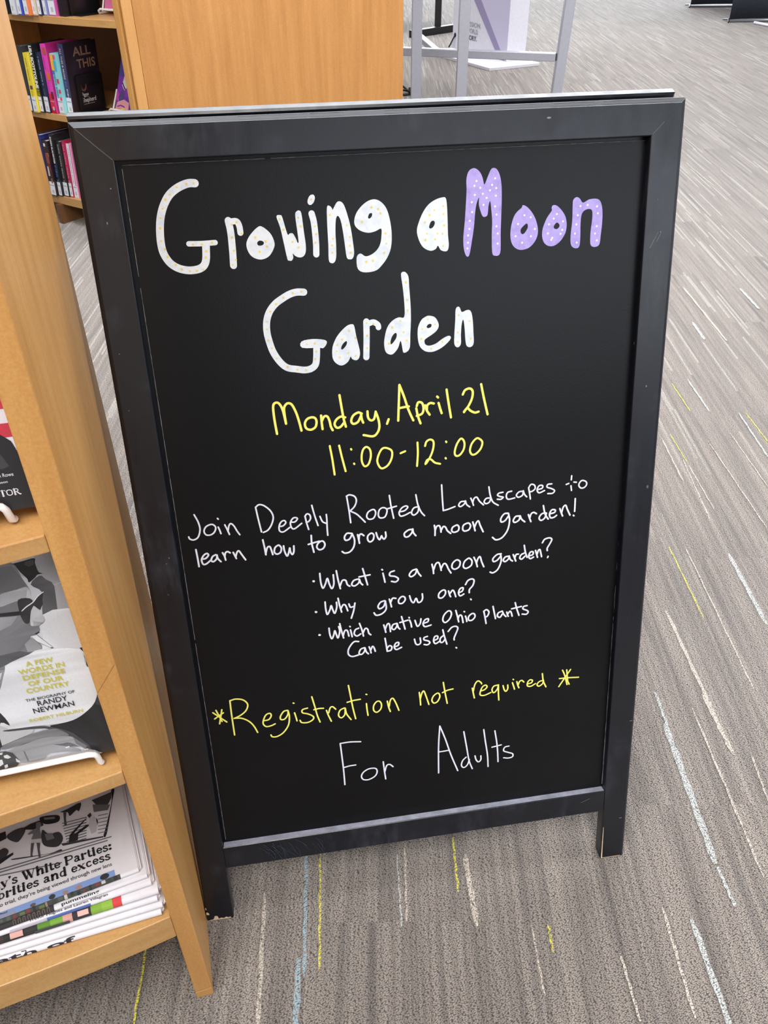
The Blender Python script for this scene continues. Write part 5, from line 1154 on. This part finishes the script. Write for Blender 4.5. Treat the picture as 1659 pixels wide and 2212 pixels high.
def spine_book(label, x0, x1, y, z, h, lean, colr, rough=0.4, depth=0.155, label_h=0.058, group=None, cover_col=None, text=None, marks=(), lab=True):
    """standing book seen from its spine: case, pages, call-number label, printed spine"""
    w = max(0.012, (x1 - x0) - 0.0022)
    lean = {G2: 0.072, G3: 0.085, G1: 0.045}.get(group, 0.07) * h
    t = thing('book', label, 'book', far_world(x0, y, z + 0.0006), FB_ROT, group)
    L = lambda x, yy, zz: (x + lean * zz / h, yy, zz)
    M = Mesh()

    def bx(a, b, c, d_, e, f, col):
        vs = [L(x, yy, zz) for zz in (e, f) for yy in (c, d_) for x in (a, b)]
        M.add(vs, [(0, 2, 3, 1), (4, 5, 7, 6), (0, 1, 5, 4), (1, 3, 7, 5), (3, 2, 6, 7), (2, 0, 4, 6)], col=col)
    bx(0, w, 0, 0.0025, 0, h, colr)
    bx(0, 0.0025, 0.0025, depth, 0, h, cover_col or colr)
    bx(w - 0.0025, w, 0.0025, depth, 0, h, cover_col or colr)
    M.build('cover', INK, t)
    M = Mesh()
    vs = [L(x, yy, zz) for zz in (0.003, h - 0.004) for yy in (0.003, depth - 0.003) for x in (0.0027, w - 0.0027)]
    M.add(vs, [(0, 2, 3, 1), (4, 5, 7, 6), (0, 1, 5, 4), (1, 3, 7, 5), (3, 2, 6, 7), (2, 0, 4, 6)])
    M.build('page_block', PAPER, t)
    S = lambda x, zz, lift=0.0006: L(x, -lift, zz)
    if lab:
        M = Mesh()
        M.add([S(0.0004, 0.004), S(w - 0.0004, 0.004), S(w - 0.0004, label_h), S(0.0004, label_h)], [(0, 1, 2, 3)], 0, (240, 242, 248))
        M.add([S(0.003, label_h * .72, .0009), S(w - 0.003, label_h * .72, .0009), S(w - 0.003, label_h * .78, .0009), S(0.003, label_h * .78, .0009)], [(0, 1, 2, 3)], 0, (170, 172, 180))
        M.add([S(w * .35, label_h * .2, .0009), S(w * .7, label_h * .2, .0009), S(w * .7, label_h * .42, .0009), S(w * .35, label_h * .42, .0009)], [(0, 1, 2, 3)], 0, (196, 198, 206))
        M.build('spine_label', INK, t)
    if text or marks:
        M = Mesh()
        for (a, b, c, d_, col) in marks:          # printed patches: fractions of width and absolute heights
            M.add([S(a * w, c, .0008), S(b * w, c, .0008), S(b * w, d_, .0008), S(a * w, d_, .0008)], [(0, 1, 2, 3)], 0, col)
        for (s, ztop, zbot, xa, xb, col, bd) in (text or ()):
            vs, fs, _ = glyphs(s, bd)
            M.add([S(w * (xa + (xb - xa) * v[1]), ztop + (zbot - ztop) * v[0], .0012) for v in vs], fs, 0, col)
        M.build('spine_print', INK, t)
    return t, L, w


def lines(za, zb, n, x0, x1, col):
    out = []
    n = int(n * 1.7)
    step = (za - zb) / n
    for i in range(n):
        k = 0.55 + 0.35 * ((i * 7 + 3) % 5) / 4
        if (i * 5 + n) % 9 == 0:
            continue
        out.append((x0 + (x1 - x0) * (0.12 if i % 3 else 0.0), x1, za - step * (i + k * 0.8), za - step * i, col))
    return out


G2, G1, G3 = 'library books on the middle shelf of the far bookcase', 'library books on the upper shelf of the far bookcase', 'library books on the lower shelf of the far bookcase'
Z1, Z2, Z3 = 0.771, 0.437, 0.113
spine_book('grey hardback at the hidden left end of the middle row, beside the yellow book', -0.528, -0.4915, -0.066, Z2, 0.228, 0.012, (58, 58, 60), group=G2)
spine_book('yellow paperback on the middle shelf of the far bookcase', -0.4901, -0.4614, -0.0643, Z2, 0.207, 0.013, (246, 222, 66), group=G2,
           marks=lines(.190, .110, 9, .35, .55, (176, 138, 40)) + [(.25, .8, .082, .095, (92, 66, 84))] + lines(.076, .052, 3, .3, .6, (214, 180, 40)))
spine_book('black hardback with a big white author name running down its spine', -0.4614, -0.4383, -0.0541, Z2, 0.238, 0.017, (26, 27, 28), group=G2,
           text=[('LISA SCOTTOLINE', .232, .086, .14, .86, (244, 246, 246), .05)], marks=lines(.082, .053, 4, .2, .42, (214, 204, 60)) + lines(.082, .053, 4, .55, .8, (214, 204, 60)))
spine_book('navy paperback with small pale lettering, left of the magenta book', -0.4383, -0.4101, -0.0465, Z2, 0.210, 0.017, (34, 44, 72), group=G2,
           marks=lines(.196, .096, 13, .40, .62, (168, 180, 196)) + lines(.086, .056, 4, .42, .6, (96, 116, 150)))
spine_book('magenta hardback with orange dots turning red at the foot of its spine', -0.4101, -0.3792, -0.0399, Z2, 0.240, 0.016, (236, 72, 190), group=G2, cover_col=(176, 36, 120),
           marks=[(0, 1, 0, .016, (196, 20, 36)), (0, 1, .016, .070, (228, 44, 78)), (.35, .95, .205, .228, (196, 92, 60)), (.35, .98, .118, .146, (222, 122, 44)), (.5, 1, .052, .078, (120, 40, 40))] + lines(.195, .155, 6, .22, .36, (190, 40, 150)) + lines(.11, .08, 5, .22, .36, (190, 40, 150)))
spine_book('turquoise, pink and yellow paperback beside the dark blue hardback', -0.3792, -0.3468, -0.0284, Z2, 0.209, 0.013, (150, 226, 232), group=G2,
           marks=[(0, .55, .150, .205, (246, 196, 70)), (.55, 1, .190, .205, (232, 96, 120)), (0, .45, .138, .152, (72, 130, 210)), (.5, 1, .150, .186, (76, 190, 214)), (.55, .98, .108, .124, (226, 66, 92)), (.6, 1, .074, .086, (222, 72, 96)), (.6, .98, .048, .060, (236, 84, 130)), (.55, 1, .088, .104, (176, 228, 226))] + lines(.146, .054, 11, .12, .46, (28, 158, 172)))
tb, L, w = spine_book('dark blue hardback at the right end of the middle row, its cover facing out', -0.3468, -0.3150, -0.0119, Z2, 0.242, 0.018, (62, 60, 102), group=G2, cover_col=(34, 26, 32),
                      text=[('ALL THIS & MORE', .228, .122, .34, .62, (226, 206, 190), .01)], marks=lines(.114, .095, 2, .35, .6, (116, 112, 200)) + lines(.088, .055, 4, .42, .68, (224, 222, 232)))
M = Mesh()
C_ = lambda yy, zz, lift=0.0008: L(w + lift, yy, zz)
for s, y0, y1, z, hgt, col in (('ALL', .040, .125, .196, .030, (136, 104, 84)), ('THIS', .052, .140, .154, .030, (136, 104, 84)), ('Peng', .052, .085, .052, .018, (206, 200, 196)), ('Shepherd', .052, .118, .034, .016, (206, 200, 196))):
    put_text(M, s, y0, y1, z, hgt, C_, col=col, bold=.02)
ring = [(.066 + .016 * math.cos(2 * PI * k / 20), .092 + .020 * math.sin(2 * PI * k / 20)) for k in range(20)]
hole = [(.066 + .009 * math.cos(2 * PI * k / 20), .092 + .013 * math.sin(2 * PI * k / 20)) for k in range(20)]
M.poly(ring, C_, [hole], col=(112, 76, 62))
M.add([C_(.052, .026), C_(.110, .026), C_(.110, .028), C_(.052, .028)], [(0, 1, 2, 3)], col=(150, 146, 150))
M.build('cover_title', INK, tb)


def bookend(label, x, y, z, h, d0, d1, lean=0.0):
    t = thing('bookend', label, 'bookend', far_world(x, y, z + 0.0004), FB_ROT, 'bookends')
    M = Mesh()
    r_ = 0.012
    outer = [(d0, 0.0), (d1, 0.0)] + [(d1 - r_ + r_ * math.cos(a), h - r_ + r_ * math.sin(a)) for a in (0, .5, 1.05, 1.57)] + [(d0 + r_ + r_ * math.cos(a), h - r_ + r_ * math.sin(a)) for a in (1.57, 2.1, 2.65, 3.14)]
    a0, a1 = d0 + (d1 - d0) * 0.16, d1 - (d1 - d0) * 0.10
    inner = [(a0, .004), (a1, .004), (a1, h * .74), (a0, h * .74)]
    for xx in (0.0, 0.0014):
        M.poly(outer, lambda a, b, xx=xx: (xx + lean * b, a, b), [inner])
    for loop in (outer, inner):
        for i in range(len(loop)):
            a, b = loop[i - 1], loop[i]
            M.add([(lean * a[1], *a), (lean * b[1], *b), (0.0014 + lean * b[1], *b), (0.0014 + lean * a[1], *a)], [(0, 1, 2, 3)])
    M.build('upright_plate', BLACK_METAL, t)
    M = Mesh()
    M.box(0.0, 0.040, d0 + 0.01, d1 - 0.01, 0.0003, 0.0016)
    M.build('foot_plate', BLACK_METAL, t)
    return t


bookend('black metal bookend holding up the dark blue hardback', -0.3110, -0.006, Z2, 0.132, 0.024, 0.150, lean=0.074)

row1 = [((-0.4878, -0.4740), -0.0840, (40, 40, 44), 'dark'), ((-0.4566, -0.4324), -0.0809, (230, 230, 234), 'white'), ((-0.4234, -0.4017), -0.0769, (70, 92, 190), 'blue'),
        ((-0.3960, -0.3704), -0.0700, (226, 122, 64), 'orange'), ((-0.3704, -0.3509), -0.0532, (210, 196, 166), 'tan'), ((-0.3498, -0.3304), -0.0454, (58, 56, 84), 'slate'),
        ((-0.3282, -0.3090), -0.0388, (138, 146, 200), 'periwinkle'), ((-0.3070, -0.2686), -0.0309, (214, 96, 170), 'pink')]
for (xa, xb), y, c, nm in row1:
    spine_book(f'{nm} spined book with a white call-number label on the upper shelf', xa, xb, y, Z1, 0.232, 0.01, c, group=G1, label_h=.066)
spine_book('black hardback closing the row on the upper shelf', -0.2640, -0.2312, -0.0214, Z1, 0.236, 0.01, (24, 22, 26), group=G1, lab=False,
           marks=[(.25, .8, .060, .075, (80, 70, 76))])
bookend('black metal bookend behind the black hardback on the upper shelf', -0.2285, -0.014, Z1, 0.13, 0.015, 0.15, lean=0.04)

spine_book('deep blue hardback almost hidden by the near shelf in the lower row', -0.5470, -0.5130, -0.060, Z3, 0.236, 0.015, (36, 40, 110), group=G3)
spine_book('dark red and black picture-spined book in the lower row', -0.5114, -0.4767, -0.0612, Z3, 0.218, 0.020, (40, 18, 22), group=G3,
           marks=[(.25, .6, .196, .208, (232, 228, 224)), (.3, .9, .13, .17, (150, 62, 58)), (.5, .95, .158, .172, (206, 130, 110)), (.2, .5, .080, .118, (236, 208, 206)), (.4, .9, .10, .128, (110, 40, 44)), (.5, .8, .052, .072, (140, 98, 76))])
spine_book('black hardback with a white author name above blue title letters in the lower row', -0.4767, -0.4538, -0.0499, Z3, 0.243, 0.018, (34, 34, 36), group=G3,
           text=[('KARIN SLAUGHTER', .234, .130, .30, .74, (242, 242, 244), .04)], marks=lines(.124, .054, 6, .24, .78, (58, 110, 190)))
spine_book('charcoal paperback with grey lettering in the lower row', -0.4538, -0.4238, -0.0396, Z3, 0.218, 0.018, (38, 36, 38), group=G3, marks=lines(.206, .056, 17, .34, .62, (168, 164, 164)))
spine_book('crimson paperback in the lower row', -0.4238, -0.4029, -0.0342, Z3, 0.221, 0.010, (190, 24, 84), group=G3, marks=lines(.208, .056, 15, .4, .58, (240, 206, 214)))
spine_book('white paperback with a pink edge in the lower row', -0.4029, -0.3760, -0.0298, Z3, 0.213, 0.010, (244, 236, 240), group=G3, cover_col=(232, 110, 176), marks=[(.72, 1, .05, .213, (238, 124, 186))] + lines(.196, .056, 12, .3, .44, (150, 140, 150)))


def faced_book(label, x, y, z, w, h, lean_deg, cols, stand_label, group=None):
    """book shown face out on a white stand, leaning back"""
    a = math.radians(lean_deg)
    zb = 0.012
    t = thing('book', label, 'book', far_world(x, y, z + zb), FB_ROT)
    P = lambda xx, tt, dd=0.0: (xx, tt * math.sin(a) - dd * math.cos(a), tt * math.cos(a) + dd * math.sin(a))
    M = Mesh()
    M.add([P(0, 0), P(w, 0), P(w, h), P(0, h), P(0, 0, -.022), P(w, 0, -.022), P(w, h, -.022), P(0, h, -.022)], [(0, 1, 2, 3), (4, 7, 6, 5), (0, 4, 5, 1), (1, 5, 6, 2), (2, 6, 7, 3), (3, 7, 4, 0)], col=cols[0])
    M.build('cover', INK, t)
    M = Mesh()
    M.add([P(.003, .003, -.003), P(w + .0006, .003, -.003), P(w + .0006, h - .003, -.003), P(.003, h - .003, -.003), P(.003, .003, -.019), P(w + .0006, .003, -.019), P(w + .0006, h - .003, -.019), P(.003, h - .003, -.019)], [(0, 1, 2, 3), (4, 7, 6, 5), (0, 4, 5, 1), (1, 5, 6, 2), (2, 6, 7, 3), (3, 7, 4, 0)])
    M.build('page_block', PAPER, t)
    M = Mesh()
    d = .0004
    for col, pts in cols[1:]:
        M.poly(pts, lambda xx, tt, d=d: P(xx, tt, d), col=col)
        d += .0002
    M.build('cover_artwork', INK, t)
    s = thing('book_stand', stand_label, 'book stand', far_world(x, y, z + 0.002), FB_ROT)
    M = Mesh()
    M.tube([(-.006, .02, .003), (-.006, -.022, .003), (-.005, -.024, .010), (.006, -.024, .016), (w - .006, -.024, .016), (w + .006, -.024, .010), (w + .006, .02, .003)], .004, 8)
    M.build('lip_bar', WHITE_PLASTIC, s)
    M = Mesh()
    for xx in (-.0055, w + .0065):
        M.tube([(xx, -.006, .006), (xx + 0.0, .0 + .07 * math.tan(a), .076)], .0035, 8)
    M.tube([(w / 2, .12, .003), (w / 2, .050 + .12 * math.tan(a), .14)], .0035, 8)
    M.build('back_rest', WHITE_PLASTIC, s)


faced_book('purple illustrated paperback facing out at the right end of the middle shelf', -0.206, 0.100, Z2, 0.150, 0.200, 24,
           [(120, 66, 170), ((150, 70, 200), [(0, .05), (.06, .05), (.05, .11), (.03, .17), (0, .17)]), ((96, 84, 176), [(0, .12), (.04, .12), (.03, .20), (0, .20)]), ((212, 84, 196), [(0, .035), (.018, .03), (.012, .06), (0, .07)]),
            ((96, 88, 132), [(.012, .045), (.03, .03), (.045, .06), (.03, .075)]), ((246, 244, 246), [(.024, .090), (.040, .072), (.060, .09), (.060, .15), (.034, .135)]), ((60, 30, 70), [(.022, .098), (.026, .10), (.046, .078), (.042, .074)]), ((240, 170, 180), [(.002, .0), (.075, .0), (.075, .03), (.045, .040), (.01, .028)]),
            ((150, 60, 170), [(.012, .014), (.030, .020), (.052, .016), (.056, .010), (.030, .015), (.012, .009)]), ((244, 150, 80), [(.014, .0), (.018, .010), (.024, .0)]), ((248, 214, 96), [(.034, .0), (.040, .010), (.058, .008), (.062, .0)]), ((244, 150, 80), [(.024, .001), (.027, .010), (.032, .001)])],
           'white stand under the purple illustrated paperback')
faced_book('pink and crimson book facing out at the right end of the upper shelf', -0.176, 0.112, Z1, 0.140, 0.200, 18,
           [(214, 40, 70), ((246, 130, 180), [(0, .0), (.14, .0), (.14, .03), (0, .034)]), ((60, 20, 30), [(.02, .06), (.05, .05), (.06, .12), (.03, .12)])],
           'white stand under the pink and crimson book')

# ------------------------------------------------------------------ wide plain end panel standing beside the far bookcase
a_ = math.radians(24)
q0 = far_world(0.0395, 0.004, 0)
ep = thing('wooden_end_panel', 'wide plain honey-wood end panel right of the far bookcase', 'panel', q0, a_)
PW = 1.075
M = Mesh()
M.box(0.0385, PW, 0.002, 0.010, 0, 1.5)
M.build('panel_board', WOOD_V_FAR, ep, bevel=0.0012)
M = Mesh()
M.box(0.0, 0.0375, 0.0, 0.010, 0, 1.5)
M.build('edge_strip', WOOD_EDGE, ep, 'paler vertical edge strip', bevel=0.003, seg=3)
M = Mesh()
M.box(0.001, PW, -0.0005, 0.0105, 1.5005, 1.525)
M.build('top_cap', WOOD_X, ep, bevel=0.002)
M = Mesh()
M.box(PW - 0.03, PW - 0.001, 0.0105, 0.30, 0, 1.45)
M.build('rear_fin', WOOD_V_FAR, ep)

# ------------------------------------------------------------------ grey high table
ht = thing('high_table', 'tall grey metal-framed table behind the chalkboard sign', 'table', (0.45, 5.7, 0))
hl = lambda x, y, z: (x - 0.45, y - 5.7, z)
posts = {'L': (0.213, 5.60), 'M': (0.471, 5.38), 'R': (1.111, 5.79), 'H': (-0.35, 6.12)}
for k, (x, y) in posts.items():
    M = Mesh()
    s = 0.031
    top = (x, y) if k != 'R' else (x + 0.05, y + 0.02)
    M.loft([[hl(x + a, y + b, 0.0) for a, b in ((-s, -s), (s, -s), (s, s), (-s, s))], [hl(top[0] + a, top[1] + b, 1.03) for a, b in ((-s, -s), (s, -s), (s, s), (-s, s))]])
    M.build('leg', GREY_METAL, ht, bevel=0.006, seg=3)


def bar(parent, a, b, w_, h_, name, mat, off=(0, 0, 0)):
    A_, B2 = Vector(a), Vector(b)
    t_ = (B2 - A_).normalized()
    n_ = Vector((-t_.y, t_.x, 0)).normalized() * w_ / 2
    M = Mesh()
    up = Vector((0, 0, h_ / 2))
    M.loft([[p + n_ + up, p - n_ + up, p - n_ - up, p + n_ - up] for p in (A_, B2)])
    return M.build(name, mat, parent, bevel=0.004, seg=2)


bar(ht, hl(-0.33, 6.12, 0.285), hl(1.09, 5.80, 0.275), 0.05, 0.046, 'footrest_bar', GREY_METAL)
bar(ht, hl(0.36, 5.99, 0.28), hl(0.25, 6.80, 0.28), 0.04, 0.036, 'footrest_bar', GREY_METAL)
M = Mesh()
ring = [(-0.42, 6.22), (0.16, 5.30), (0.52, 5.26), (1.26, 5.70), (1.2, 6.0), (0.30, 6.85)]
M.loft([[hl(x, y, 1.03) for x, y in ring], [hl(x, y, 1.065) for x, y in ring]])
M.build('table_top', WHITE_PANEL, ht, bevel=0.004)

# black cord lying behind the left table leg
M = Mesh()
rr = random.Random(5)
for k in range(4):
    pts = []
    for i in range(26):
        t_ = i / 25
        pts.append((0.00 + 0.20 * t_, 6.20 + 0.045 * math.sin(t_ * PI * 2 + k * 1.3) + 0.012 * k - 0.05 * t_, 0.008 + 0.022 * math.sin(t_ * PI) * (k % 2) + 0.007 * k * math.sin(t_ * PI)))
    M.tube(pts, 0.007, 8)
M.tube([(0.185, 6.155, 0.024), (0.235, 6.15, 0.024)], 0.024, 14)
tag(M.build('power_cord', RUBBER), 'black power cord looped on the carpet beside the wooden end panel', 'cord')

# ------------------------------------------------------------------ white kiosk
kx, ky = 0.823, 7.004
e1 = Vector((-0.4683, 0.8836, 0)).normalized()
e2 = Vector((0.8836, 0.4683, 0)).normalized()
kk = thing('display_kiosk', 'white freestanding display kiosk with a lavender diagonal band, beyond the grey table', 'kiosk', (kx, ky, 0))
KP = lambda a, b, z: tuple(e1 * a + e2 * b + Vector((0, 0, z)))
M = Mesh()
ring = [(0, 0), (0.95, 0), (0.95, 0.47), (0, 0.47)]
M.loft([[KP(a, b, 0) for a, b in ring], [KP(a, b, 0.022) for a, b in ring]])
M.build('base_plate', WHITE_PANEL, kk, bevel=0.003)
KA, KB = 0.17, 0.27
M = Mesh()
ring = [(KA, KB), (KA + .80, KB), (KA + .80, KB + .18), (KA, KB + .18)]
M.loft([[KP(a, b, 0.022) for a, b in ring], [KP(a, b, 1.5) for a, b in ring]])
M.build('body', WHITE_PANEL, kk, bevel=0.003)
M = Mesh()
FL = lambda a, z, l=0.0015: KP(KA + a, KB - l, z)
M.poly([(0.02, 0.024), (0.10, 0.024), (0.79, 0.665), (0.79, 0.80)], FL, col=(158, 148, 186))
M.poly([(0.001, 0.024), (0.02, 0.024), (0.79, 0.80), (0.79, 1.49), (0.001, 1.49)], FL, col=(212, 206, 232))
M.build('graphic_band', INK, kk, 'lavender diagonal band')
M = Mesh()
for s, a0, a1, z, h, c in (('MISSION.', .595, .378, .205, .034, (150, 150, 158)), ('WORLD.', .578, .412, .158, .034, (140, 140, 148)), ('STORY.', .598, .428, .110, .034, (70, 70, 78))):
    put_text(M, s, a0, a1, z, h, lambda a, z: FL(a, z, .0025), col=c, bold=.004 if c[0] > 100 else .02)
M.build('lettering', INK, kk)
M = Mesh()
M.tube([KP(KA + .755, KB - .004, .118), KP(KA + .765, KB - .02, .085), KP(KA + .78, KB - .03, .05), KP(KA + .79, KB - .04, .029)], .006, 8)
disc(M, 0, 0, .016, lambda x, y: KP(KA + .755 + x, KB - .004, .120 + y), n=14)
M.build('cable', RUBBER, kk, 'black cable from a round socket')

# ------------------------------------------------------------------ black table beyond the kiosk
bt = thing('black_table', 'black metal table frame far behind, left of the white kiosk', 'table', (0.54, 9.0, 0))
M = Mesh()
M.box(-.03, .03, -.03, .03, .05, .71)
M.build('leg', BLACK_METAL, bt, bevel=.003)
M = Mesh()
M.box(-.98, -.92, -.03, .03, .05, .71)
M.build('leg', BLACK_METAL, bt, bevel=.003)
bar(bt, (-.26, -.30, .03), (.16, .10, .03), .06, .06, 'foot_bar', BLACK_METAL)
bar(bt, (-1.2, -.28, .03), (-.78, .12, .03), .06, .06, 'foot_bar', BLACK_METAL)
M = Mesh()
M.box(-1.25, .3, -.35, .35, .71, .74)
M.build('table_top', BLACK_METAL, bt, bevel=.004)


# ------------------------------------------------------------------ black banners at the far right
def banner(label, x, y, rot):
    t = thing('banner_stand', label, 'banner', (x, y, 0), rot, 'black banner stands')
    M = Mesh()
    n = 16
    W = 0.90
    grid = []
    for j in range(9):
        z = 0.024 + 1.9 * j / 8
        for i in range(n + 1):
            u = i / n
            grid.append((u * W, 0.012 * math.sin(u * 7 + j * .4) * (1 - j / 12) - 0.035 * math.exp(-j * 1.2) * math.sin(PI * u), z + 0.010 * math.sin(PI * u) * (j == 0)))
    fs = [(j * (n + 1) + i, j * (n + 1) + i + 1, (j + 1) * (n + 1) + i + 1, (j + 1) * (n + 1) + i) for j in range(8) for i in range(n)]
    M.add(grid, fs, smooth=True)
    o = M.build('banner_cloth', BLACK_CLOTH, t)
    sd = o.modifiers.new('cloth', 'SOLIDIFY')
    sd.thickness = 0.004
    M = Mesh()
    M.box(-0.01, W + .01, -0.035, 0.035, 0.004, 0.020)
    M.build('base_bar', plain('dark_grey_metal', (96, 96, 100), 0.5), t, bevel=.004, seg=3)
    for xx in (-0.005, W):
        M = Mesh()
        M.tube([(xx - .035, -0.10, .012), (xx, 0, .026), (xx - .01, 0.12, .012)], .008, 8)
        M.build('foot', BLACK_METAL, t)
    M = Mesh()
    M.tube([(W / 2, .02, .04), (W / 2, .02, 1.95)], .010, 8)
    M.build('pole', GREY_METAL, t)


banner('nearer black banner on a low base at the right edge, corner almost touching the other', 3.52, 9.62, 0.02)
banner('farther black banner on a low base, left of and behind the nearer one', 3.50, 10.86, 0.0)
M = Mesh()
M.tube([(3.72, 9.46, .014), (3.80, 9.22, .014), (3.95, 8.95, .014), (3.97, 8.92, .08)], .013, 10)
tag(M.build('white_floor_tube', WHITE_PANEL), 'white metal tube lying low on the carpet before the black banners', 'tube')
